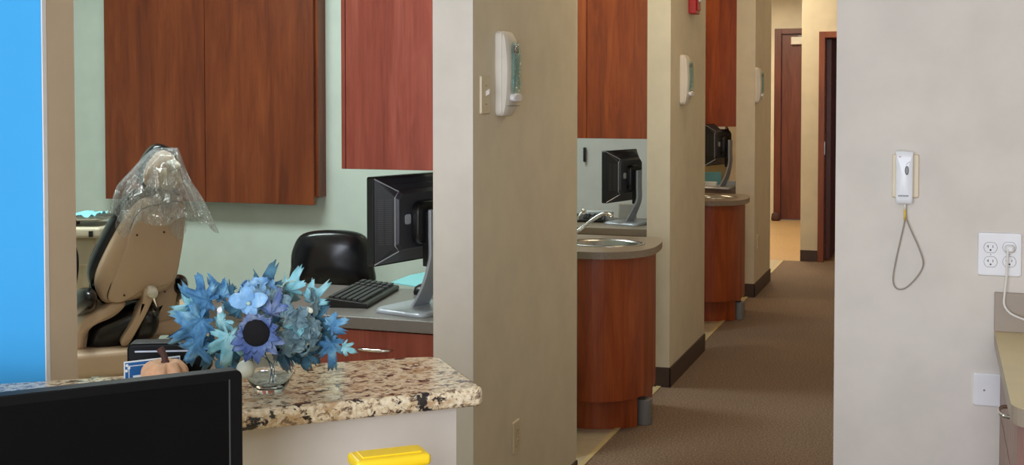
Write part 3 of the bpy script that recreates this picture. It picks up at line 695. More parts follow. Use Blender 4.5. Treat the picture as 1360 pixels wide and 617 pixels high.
obj('hose', tube(spline([(p.x, -0.14, p.z) for p in cp], 6), 0.006, 8), M['black'], unit, smooth=True)
tz = ul(120, 291).z
t0 = ul(88, 290); t1 = ul(143, 290)
tr = thing('instrument_tray', 'steel instrument tray at the left edge of the treatment room', 'tray', (du.x, du.y, a.z), YAW)
obj('tray_plate', rings([[(u, v, z) for u, v in rrect((t1.x-t0.x)*s, 0.22*s, 0.02, 3, (t0.x+t1.x)/2, 0.02)] for s, z in ((0.92, tz-a.z), (1, tz-a.z+0.008), (1.02, tz-a.z+0.012), (0.98, tz-a.z+0.010), (0.9, tz-a.z+0.004))]), M['steel'], tr, bevel=0.001)
obj('tray_arm', bx(-0.02, 0.02, 0, 0.04, 0.0, tz-a.z+0.002), M['greym'], tr)
bm = bmesh.new(); rnd = random.Random(3); L = []
for j in range(9):
    L.append([(t0.x+0.03+i*0.0135, -0.07+j*0.02, 0.022+0.016*rnd.random()) for i in range(9)])
rings(L, bm, cap=False, closed=False)
npk = obj('napkin', bm, M['cyan'], None, smooth=True)
npk.rotation_euler = (0, 0, YAW); npk.location = Vector((du.x, du.y, tz-0.008)) + Matrix.Rotation(YAW, 3, 'Z') @ npk.location
tag(npk, 'crumpled cyan paper napkin lying on the steel tray', 'napkin')

# ------------------------------------------------------------------ things on the granite ledge
# pumpkin
pp = ledge_pt(219, 513)
pk = thing('pumpkin', 'small peach fabric pumpkin behind the dark screen on the ledge', 'pumpkin', (pp.x, pp.y, 1.07), 0)
loops = []
for j in range(1, 16):
    th = PI*j/16; lp = []
    for i in range(64):
        a = 2*PI*i/64; rr = 0.043*(1-0.22*abs(math.cos(4*a))**6.0)*math.sin(th)**0.75
        lp.append((rr*math.cos(a), rr*math.sin(a), 0.026+0.026*math.cos(th)*(1.0 if math.cos(th) < 0 else 1-0.35*math.exp(-(math.sin(th)*3)**2))))
    loops.append(lp)
obj('pumpkin_body', rings(loops[::-1]), M['pumpkin'], pk, smooth=True)
obj('stem', tube(spline([(0, 0, 0.035), (0.001, 0, 0.05), (-0.004, 0, 0.062), (-0.01, 0, 0.07)], 4), [0.008]*4+[0.006]*5+[0.007]*4, 8), M['stem'], pk, smooth=True)
# blue card leaning on the black box
bp = ledge_pt(208, 503)
bxp = ledge_pt(219, 500)
box_ = thing('black_box', 'low glossy black box with rounded corners behind the blue card', 'box', (bxp.x-0.012, bxp.y+0.036, 1.07), YAW+math.radians(5))
obj('box_body', prism(rrect(0.155, 0.062, 0.012, 4, 0.0, 0.0), -0.025, 0.025, fr=lambda u, v, w_: (u, w_, v+0.031)), M['bezel'], box_, bevel=0.006)
obj('highlight_strip', bx(-0.062, 0.062, -0.0275, -0.0255, 0.045, 0.0485), M['silver'], box_, bevel=0.0008)  # bright bar stands for the reflection along the glossy box
def card(px, py):
    t = thing('display_card', 'small blue card with white border standing left of the pumpkin', 'card', (0, 0, 0), YAW+math.radians(32))
    p = ledge_pt(px, py); t.location = (p.x, p.y, 1.07)
    obj('card_stock', bx(0, 0.105, 0, 0.002, 0, 0.043), M['paper'], t)
    obj('blue_print', bx(0.002, 0.103, -0.0008, 0.0, 0.0, 0.0405), M['cardblue'], t)
    bm = bx(0.008, 0.1, -0.0014, -0.0008, 0.0335, 0.0348); ab(bm, 0.008, 0.0093, -0.0014, -0.0008, 0.002, 0.0335); ab(bm, 0.016, 0.034, -0.0014, -0.0008, 0.008, 0.016)
    for x, z in ((0.005, 0.036), (0.0085, 0.031), (0.004, 0.026)):
        prism([(x+0.003*math.cos(k*PI/3), z+0.003*math.sin(k*PI/3)) for k in range(6)], 0.0009, 0.0016, bm, fr=lambda u, v, w_: (u, -w_, v))
    obj('white_print', bm, M['paper'], t)
    return t
card(165, 511)

# vase and bouquet
vp = ledge_pt(358, 519)
vs_ = thing('glass_vase', 'low clear glass bowl vase under the blue flowers', 'vase', (vp.x, vp.y, 1.0705), YAW)
prof_o = [(0.020, 0.0), (0.026, 0.0), (0.030, 0.006), (0.038, 0.020), (0.045, 0.036), (0.044, 0.048), (0.036, 0.062), (0.031, 0.072), (0.033, 0.082)]
prof_i = [(0.031, 0.082), (0.029, 0.072), (0.034, 0.061), (0.042, 0.048), (0.043, 0.036), (0.036, 0.021), (0.027, 0.009), (0.010, 0.008)]
obj('bowl', lathe(prof_o+prof_i, (0, 0, 0), 48), M['glass'], vs_, smooth=True)
obj('water', lathe([(0.026, 0.0095), (0.035, 0.021), (0.0385, 0.028), (0.002, 0.028)], (0, 0, 0), 32), M['water'], vs_, smooth=True)
bq_ = thing('flower_bouquet', 'blue silk flower bouquet with a dark centred sunflower and maple leaves', 'flowers', (vp.x, vp.y, 1.0705), YAW)
DV = (vp-CAM).dot(_a)
def bl(px, py, d=0.0):
    p = hD(px, py, DV+d) - Vector((vp.x, vp.y, 1.0705)); return Vector((p.dot(_r), p.dot(_a), p.z))
rnd = random.Random(11)
def petal(bm, c, d, nrm, L, W, cup=0.25, n=6, m=4, ruffle=0.0, pointed=False):
    """c root, d direction, nrm facing"""
    d = d.normalized(); s = d.cross(nrm).normalized(); nn = s.cross(d).normalized(); rows = []; ph = rnd.random()*6
    for i in range(n+1):
        t = i/n
        wd = W*(math.sin(PI*min(1, t*0.8+0.12))**0.8 if pointed else math.sin(PI*(0.12+0.80*t))**0.55)
        if pointed: wd = W*(math.sin(PI*(0.1+0.9*t))**0.9)
        if i == n: wd *= 0.6 if not pointed else 0.1
        row = []
        for j in range(-m, m+1):
            q_ = j/m
            row.append(bm.verts.new(c + d*(L*t) + s*(wd/2*q_) + nn*(cup*L*(0.35*math.sin(PI*t*0.9) - 0.5*t*t) + cup*W*0.6*q_*q_*t + ruffle*math.sin(q_*5+ph+t*6)*t)))
        rows.append(row)
    for i in range(n):
        for j in range(2*m): bm.faces.new((rows[i][j], rows[i][j+1], rows[i+1][j+1], rows[i+1][j]))
def add_solid(o, th=0.0006):
    md = o.modifiers.new('solid', 'SOLIDIFY'); md.thickness = th; return o
def blossom(name, c, face, R, k, mat, parent=bq_, W=0.9, cup=0.35, ruffle=0.001, layers=1):
    bm = bmesh.new(); face = face.normalized(); a = face.cross(Vector((0.3, 0.2, 1))).normalized(); b = face.cross(a)
    for ly in range(layers):
        o_ = rnd.random()*6; 
        for i in range(k):
            t = o_+2*PI*i/k; d = a*math.cos(t)+b*math.sin(t)+face*(0.25+0.5*ly)
            petal(bm, c+face*(0.002*ly), d, face, R*(1-0.25*ly)*(0.9+0.2*rnd.random()), R*W*(1-0.2*ly), cup, ruffle=ruffle)
    return add_solid(obj(name, bm, mat, parent, smooth=True))
# hydrangea florets: many four-petalled blossoms over rounded heads; each floret a part
def floret_head(cpx, cpy, d, Rpx, cnt, mats, R=0.019, squash=0.8):
    c = bl(cpx, cpy, d); k = 0
    while k < cnt:
        v = Vector((rnd.gauss(0, 1), rnd.gauss(0, 1)-0.9, rnd.gauss(0, 1)+0.1)).normalized()
        p = c + Vector((v.x, v.y, v.z*squash))*(Rpx*DV/F)
        blossom('floret', p, v+Vector((rnd.uniform(-.4, .4), -0.1, rnd.uniform(-.4, .4))), R*(0.7+0.5*rnd.random()), 4, rnd.choice(mats), W=0.9, cup=0.5); k += 1
floret_head(345, 398, 0.02, 26, 12, [M['hydb'], M['hyd'], M['hydb']], 0.022)
floret_head(388, 405, 0.01, 30, 18, [M['hyd'], M['hydc'], M['hyd']], 0.021)
floret_head(395, 445, 0.0, 26, 16, [M['hyd'], M['hyd'], M['leafteal']], 0.019)
# the big pale blue open flower at the top
c0 = bl(331, 402, -0.06)
bm = bmesh.new()
for a_, L, W in ((100, 0.032, 0.026), (20, 0.036, 0.026), (165, 0.036, 0.028), (-70, 0.026, 0.022), (-115, 0.02, 0.018)):
    t = math.radians(a_); petal(bm, c0, Vector((math.cos(t), -0.25, math.sin(t))), Vector((0, -1, 0.15)), L, W, 0.3)
fl = add_solid(obj('large_floret', bm, M['hydb'], bq_, smooth=True)); fl['label'] = 'large pale blue open flower'
bm = bmesh.new(); bmesh.ops.create_uvsphere(bm, u_segments=10, v_segments=8, radius=0.004, matrix=Matrix.Translation(c0+Vector((0, -0.006, 0)))); obj('flower_center', bm, M['hydc'], fl, smooth=True)
# sunflower
sfc = bl(341, 441, -0.085)
bm = bmesh.new(); face = Vector((0.02, -1, 0.05))
for ly, (k, L, W) in enumerate(((16, 0.026, 0.017), (13, 0.022, 0.015))):
    for i in range(k):
        t = 2*PI*i/k+ly*0.2; d = Vector((math.cos(t), -0.18-0.25*ly, math.sin(t)))
        Lk = L*(0.65+0.55*rnd.random())*(1.2 if math.sin(t) < -0.2 else 0.8); d = d+Vector((rnd.uniform(-.25, .25), rnd.uniform(-.5, .2), rnd.uniform(-.25, .25)))
        petal(bm, sfc+Vector((math.cos(t), 0, math.sin(t)))*0.019, d, face, Lk, W, 0.3, pointed=True, ruffle=0.001)
sf = add_solid(obj('sunflower', bm, M['purple'], bq_, smooth=True)); sf['label'] = 'violet blue sunflower with a black centre'
bm = bmesh.new(); bmesh.ops.create_uvsphere(bm, u_segments=28, v_segments=14, radius=1)
for v in bm.verts: v.co = sfc + Vector((v.co.x*0.0245, v.co.y*0.010-0.003, v.co.z*0.0245))
obj('flower_center', bm, M['seed'], sf, smooth=True)
# maple leaves
def maple(name, cpx, cpy, d, R, ang, tilt, mat, yaw=0.0, droop=0.3):
    R = R*1.15; yaw = rnd.uniform(-25, 25)
    """R radius in m, ang direction the tip points (deg in picture plane)"""
    q1, q2 = rnd.uniform(0.8, 1), rnd.uniform(0.8, 1); tips = [(rnd.uniform(-5, 5), 1.08), (46, 0.9*q1), (96, 0.66*q2), (142, 0.36), (180, 0.12), (-142, 0.36), (-96, 0.66*q1), (-46, 0.9*q2)]; droop = rnd.uniform(0.2, 0.65)
    tips.sort(key=lambda q_: q_[0]); pts = []
    n = len(tips)
    for i in range(n):
        a0, r0_ = tips[i]; a1, r1_ = tips[(i+1) % n]; a1 += 360 if i == n-1 else 0
        pts.append((a0, r0_*1.0))
        for f_, rr in ((0.10, 0.84), (0.20, 0.92), (0.34, 0.62), (0.5, 0.58), (0.66, 0.66), (0.80, 0.92), (0.90, 0.84)):
            pts.append((a0+(a1-a0)*f_, ((r0_ if f_ < 0.5 else r1_) if abs(f_-0.5) > 0.01 else min(r0_, r1_))*rr*(0.85+0.26*rnd.random())))
    c = bl(cpx, cpy, d); bm = bmesh.new(); base = None; lv = []
    for s in (0.0001, 0.25, 0.5, 0.75, 1.0):
        lp = []
        for a_, r_ in pts:
            t = math.radians(a_); x = math.sin(t)*r_*R*s; y = math.cos(t)*r_*R*s
            rr = math.hypot(x, y)/R
            z = -droop*R*rr*rr + 0.09*R*math.sin(x/R*7+y/R*4+cpx) + 0.06*R*math.sin(t*8)*s + 0.05*R*math.sin(y/R*11)
            # leaf plane -> picture-facing frame
            v = Vector((x, 0, y)) + Vector((0, -1, 0))*z
            v = Matrix.Rotation(math.radians(tilt), 3, 'X') @ v; v = Matrix.Rotation(math.radians(yaw), 3, 'Z') @ (Matrix.Rotation(math.radians(90-ang)*1.0, 3, 'Y') @ v)
            lp.append(c+v)
        lv.append(lp)
    rings(lv, bm, cap=False)
    return add_solid(obj(name, bm, mat, bq_, smooth=True), 0.0008)
maple('maple_leaf', 268, 425, -0.05, 0.056, 215, 10, M['leafblue'])
maple('maple_leaf', 262, 455, -0.04, 0.050, 245, -10, M['leafblue'])
maple('maple_leaf', 275, 400, -0.02, 0.054, 160, 20, M['leafblue'])
maple('maple_leaf', 262, 408, 0.0, 0.045, 185, 10, M['leafteal'])
maple('maple_leaf', 297, 392, 0.0, 0.04, 130, 15, M['leafblue'])
maple('maple_leaf', 304, 446, -0.075, 0.052, 262, 5, M['leafteal'])
maple('maple_leaf', 296, 425, -0.06, 0.044, 200, -20, M['leafteal'])
maple('maple_leaf', 300, 474, -0.03, 0.040, 270, 20, M['leafdark'])
maple('maple_leaf', 285, 455, 0.01, 0.052, 250, 0, M['leafdark'])
maple('maple_leaf', 318, 412, -0.03, 0.044, 120, 15, M['leafdark'])
maple('maple_leaf', 352, 392, 0.03, 0.052, 80, 10, M['leafdark'])
maple('maple_leaf', 385, 385, 0.02, 0.038, 70, 15, M['leafteal'])
maple('maple_leaf', 412, 400, 0.02, 0.040, 45, 20, M['leafteal'])
maple('maple_leaf', 360, 415, -0.05, 0.034, 60, 10, M['purple'])
maple('maple_leaf', 438, 432, -0.02, 0.034, 20, 10, M['leafblue'])
maple('maple_leaf', 440, 455, -0.01, 0.042, 275, 10, M['leafblue'])
maple('maple_leaf', 456, 460, 0.0, 0.022, 330, 10, M['leafteal'])
maple('maple_leaf', 405, 465, 0.01, 0.040, 265, -5, M['leafdark'])
maple('maple_leaf', 425, 445, 0.02, 0.045, 300, 5, M['leafdark'])
maple('maple_leaf', 375, 462, 0.02, 0.044, 270, -5, M['leafdark'])
maple('maple_leaf', 340, 425, 0.01, 0.060, 100, 0, M['leafdark'])
maple('maple_leaf', 320, 455, 0.0, 0.050, 240, 0, M['leafdark'])
maple('maple_leaf', 410, 425, 0.02, 0.050, 350, 0, M['leafdark'])
for i, (px_, py_, d_) in enumerate(((385, 440, 0.01), (290, 430, 0.0), (341, 442, -0.07))):
    e = bl(px_, py_, d_); r0_ = Vector((0.004*(i-2), 0.004*((i*2) % 3-1), 0.012))
    obj('stem', tube(spline([r0_+Vector((0.008, 0, 0)), Vector((0.004*(2-i), 0, 0.05)), e*0.7+Vector((0, 0, 0.01)), e], 5), 0.0009, 6), M['leafdark'], bq_, smooth=True)
c = bl(326, 490, -0.045)
bm = bmesh.new(); bmesh.ops.create_uvsphere(bm, u_segments=24, v_segments=14, radius=0.0165, matrix=Matrix.Translation(c)); b_ = obj('round_bud', bm, M['bud'], bq_, smooth=True); b_['label'] = 'pale round bud hanging at the lower left'
obj('bud_stem', tube([c+Vector((0, 0, 0.016)), bl(335, 465, -0.02)], 0.0012, 6), M['leafdark'], bq_)
c = bl(294, 411, -0.075)
bm = bmesh.new(); petal(bm, c+Vector((-0.004, 0, -0.006)), Vector((0.3, -0.1, 1)), Vector((0, -1, 0.3)), 0.013, 0.010, 0.3, pointed=True); add_solid(obj('white_petal', bm, M['paper'], bq_, smooth=True))
c = bl(415, 415, -0.03)
bm = bmesh.new(); petal(bm, c, Vector((-0.5, -0.1, 0.6)), Vector((0, -1, 0.3)), 0.014, 0.009, 0.3, pointed=True); add_solid(obj('cream_petal', bm, M['bud'], bq_, smooth=True))

# ------------------------------------------------------------------ reception desk, dark screen and yellow box in the foreground
sA = hZ(0, 526, 1.21); sB = hZ(322, 490.5, 1.21); sd = (sB-sA).normalized(); sang = math.atan2(sd.y, sd.x)
print('screen', sA, sB, math.degrees(sang))
# desk slab follows the half wall on the camera's side
dsk = thing('reception_desk', 'taupe reception desk below the granite ledge under the dark screen', 'desk', (N2.x, N2.y, 0), ANG)
obj('desk_top', bx(-1.7, -0.16, -0.75, 0.036, 0.72, 0.76), M['clam'], dsk, bevel=0.004)
obj('side_panel', bx(-1.69, -1.66, -0.7, 0.03, 0, 0.72), M['pinkwood'], dsk); obj('side_panel', bx(-0.21, -0.18, -0.7, 0.03, 0, 0.72), M['pinkwood'], dsk)
scr = thing('computer_screen', 'large black computer screen turned off in the lower left foreground', 'monitor', (sB.x, sB.y, 0.76), sang)
SW, SH, SB = 0.53, 0.335, 1.21-0.76-0.335
fr = lambda u, v, w_: (u, w_, v)
obj('bezel', prism(rrect(SW, SH, 0.010, 5, -SW/2, SB+SH/2), 0.0, 0.028, fr=fr), M['bezel'], scr, bevel=0.0025)
obj('screen_panel', bx(-SW+0.016, -0.022, -0.0008, 0.001, SB+0.022, SB+SH-0.014), M['screen'], scr)
obj('inner_rim', bx(-0.0205, -0.0185, -0.0015, 0.001, SB+0.018, SB+SH-0.012), M['keys'], scr)
obj('back_housing', rings([[(u, y, v) for u, v in rrect(SW*s, SH*s, 0.01, 4, -SW/2, SB+SH/2)] for s, y in ((0.96, 0.028), (0.7, 0.055), (0.6, 0.06))]), M['matte'], scr)
obj('stand_neck', bx(-SW/2-0.04, -SW/2+0.04, 0.055, 0.085, 0.01, SB+SH*0.5), M['black'], scr, bevel=0.005)
obj('stand_base', prism(rrect(0.25, 0.2, 0.04, 5, -SW/2, 0.06), 0, 0.015), M['black'], scr, bevel=0.004)
# yellow box
ya = hD(463, 599, 1.95); yb_ = hD(541, 590, 1.98); yr = hD(561, 603, 1.90)
yz = (ya.z+yb_.z+yr.z)/3
pa, pb, pc = hZ(460, 599, yz), hZ(542, 590, yz), hZ(561, 603, yz)
yv = (pb-pa); yl = yv.length; yang = math.atan2(yv.y, yv.x); yn = Vector((-yv.y, yv.x, 0)).normalized(); yd = abs((pc-pb).dot(yn))
print('yellow', pa, pb, pc, yz, yl, yd, math.degrees(yang))
yd = max(0.05, min(yd, 0.12)); base = pb - yn*yd
yb2 = thing('yellow_box', 'bright yellow plastic box standing below the granite ledge', 'box', (base.x, base.y, 0.76), yang)
yh = yz-0.76
obj('box_body', bx(-yl+0.004, 0.02-0.004, 0.004, yd-0.004, 0, yh-0.02), M['yellow'], yb2, bevel=0.006)
obj('lid', bx(-yl, 0.02, 0, yd, yh-0.019, yh), M['yellow'], yb2, bevel=0.007)
bm = bx(-yl+0.012, 0.008, 0.012, yd-0.012, yh-0.001, yh+0.0025); obj('lid_panel', bm, M['yellow'], yb2, bevel=0.002)

# ------------------------------------------------------------------ wall fittings on the hall face of the partitions
def dispenser(label, y, z, group):
    t = thing('soap_dispenser', label, 'dispenser', (XW, y, z), PI/2, group)      # local -y faces the hall
    Hh, W = 0.285, 0.122; KD = 0.74
    XK = lambda u, v, w_: (u, -w_*KD, v)
    obj('back_plate', dome(rrect(W, Hh, 0.02, 5, 0, Hh/2), [(1, 0), (1, 0.034)], XK), M['offwhite'], t, bevel=0.004)
    # cover: swells at mid height
    loops = []
    for k in range(13):
        q_ = k/12; v = 0.004+(Hh-0.008)*q_
        dep = 0.055+0.018*math.sin(PI*q_) if 0 < k < 12 else 0.042
        hw_ = W/2-0.004 if 0 < k < 12 else W/2-0.012
        loops.append([(-hw_, -0.025, v), (-hw_, -dep*0.8*KD, v), (-hw_*0.62, -dep*KD, v), (hw_*0.62, -dep*KD, v), (hw_, -dep*0.8*KD, v), (hw_, -0.025, v)])
    obj('cover', rings(loops), M['offwhite'], t, bevel=0.004)
    obj('window', dome(smoothpoly([(-0.034, 0.075), (0.034, 0.075), (0.04, 0.15), (0.034, 0.235), (0, 0.248), (-0.034, 0.235), (-0.04, 0.15)], 4), [(1, 0.068), (1, 0.078), (0.8, 0.084), (0.1, 0.085)], XK), M['tealglass'], t, smooth=True)
    obj('soap_label', bx(-0.03, 0.03, -0.0775*KD, -0.072*KD, 0.09, 0.21), M['teal'], t, bevel=0.002)
    obj('pump', bx(-0.02, 0.02, -0.0795*KD, -0.072*KD, 0.212, 0.238), M['slot'], t, bevel=0.002)
    obj('push_bar', dome(smoothpoly([(-0.036, 0.05), (0.036, 0.05), (0.034, 0.074), (-0.034, 0.074)], 4), [(1, 0.064), (1, 0.082), (0.8, 0.088)], XK), M['plate'], t, bevel=0.002)
    obj('seam_line', bx(-W/2+0.003, W/2-0.003, -0.0655*KD, -0.06*KD, 0.034, 0.036), M['greym'], t)
    return t
def xwall(px, py): return hX(px, py, XW)
a = xwall(657, 100); t_ = xwall(668, 52); b = xwall(666, 152); print('disp', a, t_, b)
ds1 = dispenser('white soap dispenser with teal window on the nearest partition', a.y+0.06, xwall(665, 154).z, 'soap dispensers along the hall')
for (px_, py_), lb in (((904, 139), 'soap dispenser below the red alarm on the second partition'), ((1003, 137), 'soap dispenser on the farthest partition of the hall')):
    p = xwall(px_, py_); d_ = copy_tree(ds1); d_.location = (XW, p.y+0.03, p.z); d_['label'] = lb
def wall_plate(name, label, cat, loc, rot, w_, h, mat, group=None):
    t = thing(name, label, cat, loc, rot, group)
    obj('cover_plate', rings([[XZ(u, v, d) for u, v in rrect(w_*s, h*s, 0.006, 4)] for s, d in ((1, 0), (1, 0.003), (0.965, 0.007), (0.9, 0.0075))]), mat, t, bevel=0.0006)
    return t
def receptacle(t, cx, cz, mat, dark=True):
    r = obj('socket', dome([(cx+0.0172*math.cos(2*PI*k/28), cz+max(-0.0142, min(0.0142, 0.0172*math.sin(2*PI*k/28)))) for k in range(28)], [(1, 0.007), (1, 0.0095), (0.93, 0.0100)], XZ), mat, t)
    bm = bx(cx-0.0075, cx-0.0058, -0.0104, -0.0099, cz-0.001, cz+0.0075); ab(bm, cx-0.0105, cx-0.0058, -0.0104, -0.0099, cz+0.0025, cz+0.0042)
    ab(bm, cx+0.0055, cx+0.0072, -0.0104, -0.0099, cz-0.0005, cz+0.007)
    prism([(cx+0.0026*math.cos(k*PI/5), cz-0.007+0.0026*math.sin(k*PI/5)) for k in range(10)], 0.0099, 0.0104, bm, fr=XZ)
    obj('slots', bm, M['slot'], r)
    rim = tube([(cx+0.0182*math.cos(2*PI*k/28), -0.0076, cz+max(-0.0152, min(0.0152, 0.0182*math.sin(2*PI*k/28)))) for k in range(29)], 0.0005, 5)
    obj('socket_rim', rim, M['greym'], r)
def screw_(t, x, z, r=0.0028):
    bm = prism([(x+r*math.cos(k*PI/6), z+r*math.sin(k*PI/6)) for k in range(12)], 0.007, 0.0085, fr=XZ); obj('screw', bm, M['greym'], t)
# light switch next to the first dispenser
p = xwall(643, 126)
sw = wall_plate('light_switch', 'ivory light switch plate left of the nearest soap dispenser', 'light switch', (XW, p.y, p.z), PI/2, 0.085, 0.125, M['ivory'])
obj('toggle', rings([[XZ(x, z, d) for x, z in rrect(0.009, 0.018, 0.002, 2, 0, d*0.6)] for d in (0.007, 0.02)]), M['offwhite'], sw, bevel=0.001)
screw_(sw, 0, 0.03); screw_(sw, 0, -0.03)
p = xwall(684.5, 579)
ou = wall_plate('electrical_outlet', 'tan outlet low on the nearest partition', 'outlet', (XW, p.y, p.z), PI/2, 0.07, 0.115, M['ivory'], 'hall outlets')
receptacle(ou, 0, 0.0195, M['ivory']); receptacle(ou, 0, -0.0195, M['ivory'])
p = xwall(1006, 321); o3 = copy_tree(ou); o3.location = (XW, p.y, p.z); o3['label'] = 'small outlet low on the farthest partition'
# alarm on the second partition
p = xwall(917, 19)
al = thing('fire_alarm', 'red fire alarm unit high on the second partition', 'fire alarm', (XW, p.y, p.z), PI/2)
obj('housing', bx(-0.065, 0.065, -0.045, 0, 0, 0.14), M['red'], al, bevel=0.006)
obj('front_panel', bx(-0.05, 0.05, -0.052, -0.045, 0.02, 0.12), M['red'], al, bevel=0.004)
obj('strobe', bx(-0.03, 0.03, -0.062, -0.052, 0.07, 0.11), M['plate'], al, bevel=0.004)

# ------------------------------------------------------------------ right wall: handset, outlets, cables
YR = 3.865
def yw(px, py): return hY(px, py, YR)
p0, p1 = yw(1184.5, 262), yw(1221, 204.5)
cxh = (p0.x+p1.x)/2; czh = (p0.z+p1.z)/2
hp = wall_plate('mounting_plate', 'cream wall plate behind the white handheld device', 'wall plate', (cxh, YR, czh), 0, p1.x-p0.x, p1.z-p0.z, M['ivory'])
q0, q1 = yw(1190, 268), yw(1214, 200)
dv = thing('handheld_device', 'white handheld device with an oval button hanging on the cream plate', 'handset', ((q0.x+q1.x)/2-0.001, YR, q0.z), 0)
dw, dh = q1.x-q0.x, q1.z-q0.z
body = smoothpoly([(-dw*0.44, 0.0), (-dw*0.2, -0.003), (dw*0.2, -0.003), (dw*0.44, 0.0), (dw*0.49, dh*0.2), (dw*0.49, dh*0.6), (dw*0.5, dh*0.92), (dw*0.42, dh*0.985), (-dw*0.42, dh*1.0), (-dw*0.5, dh*0.95), (-dw*0.49, dh*0.6), (-dw*0.5, dh*0.2)], 4)
obj('device_body', dome(body, [(0.96, 0.008), (1, 0.014), (1, 0.028), (0.96, 0.034), (0.8, 0.037), (0.1, 0.038)], XZ), M['device'], dv, smooth=True)
obj('oval_button', dome([(dw*0.14+0.0058*math.cos(2*PI*k/24), dh*0.63+0.0135*math.sin(2*PI*k/24)) for k in range(24)], [(1, 0.036), (1, 0.0395), (0.7, 0.041)], XZ), M['greym'], dv, smooth=False)
arc = [(dw*0.03+0.0*k, 0, 0) for k in range(1)]
obj('curved_line', tube(spline([(dw*0.1, -0.0382, dh*0.735), (dw*0.2, -0.0380, dh*0.775), (dw*0.34, -0.0365, dh*0.80), (dw*0.46, -0.033, dh*0.805)], 5), 0.0006, 5), M['cablegrey'], dv)
bm = bmesh.new()
for k, (x_, w_, h_) in enumerate(((-0.018, 0.0034, 0.004), (-0.0138, 0.003, 0.0044), (-0.0098, 0.0036, 0.004), (-0.005, 0.003, 0.0044), (-0.001, 0.0034, 0.004), (0.0032, 0.0032, 0.0044), (0.0074, 0.0034, 0.0042))):
    ab(bm, x_+0.002, x_+0.002+w_*0.35, -0.0392, -0.0372, dh*0.125, dh*0.125+h_); ab(bm, x_+0.002, x_+0.002+w_, -0.0392, -0.0372, dh*0.125+h_*0.55, dh*0.125+h_*0.8)
obj('printed_letters', bm, M['slot'], dv)
bm = bmesh.new()
for s in (-1, 1):
    prism([(-dw*0.27, dh*0.875), (-dw*0.27+0.0012, dh*0.875), (-dw*0.27+0.0006+s*0.0028+0.0008, dh*0.905), (-dw*0.27+0.0006+s*0.0028-0.0008, dh*0.905)], 0.0366, 0.0385, bm, fr=XZ)
obj('red_mark', bm, M['red'], dv)
obj('strain_relief', tube([(0.002, -0.02, 0.0), (0.002, -0.02, -0.02)], [0.004, 0.0032], 10), M['cablewhite'], dv, smooth=True)
obj('yellow_sleeve', tube([(0.002, -0.02, -0.02), (0.002, -0.02, -0.052)], [0.0036, 0.0032], 10), M['amber'], dv, smooth=True)
cp = [(1201.5, 288), (1201, 296), (1196, 318), (1190, 345), (1186, 370), (1190, 382), (1201, 383), (1214, 372), (1224, 358), (1226, 346), (1220, 328), (1211, 308), (1204, 290), (1203, 270)]
P_ = []
for k, (x, y) in enumerate(cp):
    g = hY(x, y, YR-0.012-(0.006 if k > 8 else 0)); P_.append((g.x-dv.location.x, g.y-YR, g.z-dv.location.z))
obj('cable', tube(spline(P_, 6), 0.0021, 8), M['cablegrey'], dv, smooth=True)
# quad outlet
a0, a1 = yw(1298, 365), yw(1357.5, 309.5)
qo = wall_plate('electrical_outlet', 'white four-socket outlet above the cream counter', 'outlet', ((a0.x+a1.x)/2, YR, (a0.z+a1.z)/2), 0, a1.x-a0.x, a1.z-a0.z, M['plate'])
for px_ in (1315.5, 1340.5):
    for py_ in (328, 347):
        g = yw(px_, py_); receptacle(qo, g.x-qo.location.x, g.z-qo.location.z, M['plate'])
    g = yw(px_, 337.5); screw_(qo, g.x-qo.location.x, g.z-qo.location.z, 0.0015)
g = yw(1340.5, 329)
pl = thing('power_plug', 'white plug and cable in the upper right socket of the four-socket outlet', 'plug', (g.x, YR-0.0105, g.z), 0)
obj('plug_body', dome(rrect(0.026, 0.022, 0.007, 4), [(1, 0), (1, 0.016), (0.8, 0.026), (0.5, 0.03)], XZ), M['plate'], pl, bevel=0.002)
CP = []
for k, (x, y, d) in enumerate(((1339, 330, 0.038), (1338, 340, 0.040), (1337, 365, 0.034), (1334, 392, 0.032), (1334, 405, 0.034), (1341, 415, 0.04), (1352, 421, 0.05), (1366, 426, 0.07), (1380, 431, 0.10))):
    g2 = hY(x, y, YR-d); CP.append((g2.x-pl.location.x, g2.y-pl.location.y, g2.z-pl.location.z))
obj('cable', tube(spline(CP, 6), 0.0032, 10), M['cablewhite'], pl, smooth=True)
# low plate (phone jack)
a0, a1 = yw(1292, 537), yw(1330, 496)
jk = wall_plate('wall_jack', 'blank white wall plate with one screw left of the cream counter', 'wall plate', ((a0.x+a1.x)/2, YR, (a0.z+a1.z)/2), 0, a1.x-a0.x, a1.z-a0.z, M['plate'])
g = yw(1307, 517); screw_(jk, g.x-jk.location.x, g.z-jk.location.z, 0.003)

# right counter: cream top with rounded corner, backsplash, pink-brown base cabinet
cA = hZ(1321, 441, 0.924); CXL = cA.x; cN = hZ(1352, 545, 0.924); print('counter', cA, cN)
ct = thing('counter_cabinet', 'cream-topped counter cabinet against the right wall', 'cabinet', (CXL, cN.y, 0), 0)
DD = YR-0.002-cN.y; WW = 1.3; R_ = 0.07
out = [(WW, 0), (WW, DD), (0, DD), (0, R_)]+[(R_-R_*math.cos(PI/2*k/8), R_-R_*math.sin(PI/2*k/8)) for k in range(1, 9)]
obj('countertop', prism(out, 0.9235, 0.9245), M['clam'], ct)
obj('edge_band', prism(out, 0.884, 0.9234), M['clamedge'], ct)
bsz = hY(1321, 387, YR).z
obj('backsplash', bx(hY(1320.5, 400, YR).x-CXL, WW, DD-0.018, DD, 0.9246, bsz), M['clamedge'], ct, bevel=0.0015)
obj('cabinet_body', bx(0.037, WW, 0.10, DD, 0.1, 0.884), M['pinkwood'], ct)
obj('side_stile', bx(0.035, 0.08, 0.06, 0.10, 0.1, 0.884), M['pinkwood'], ct, bevel=0.001)
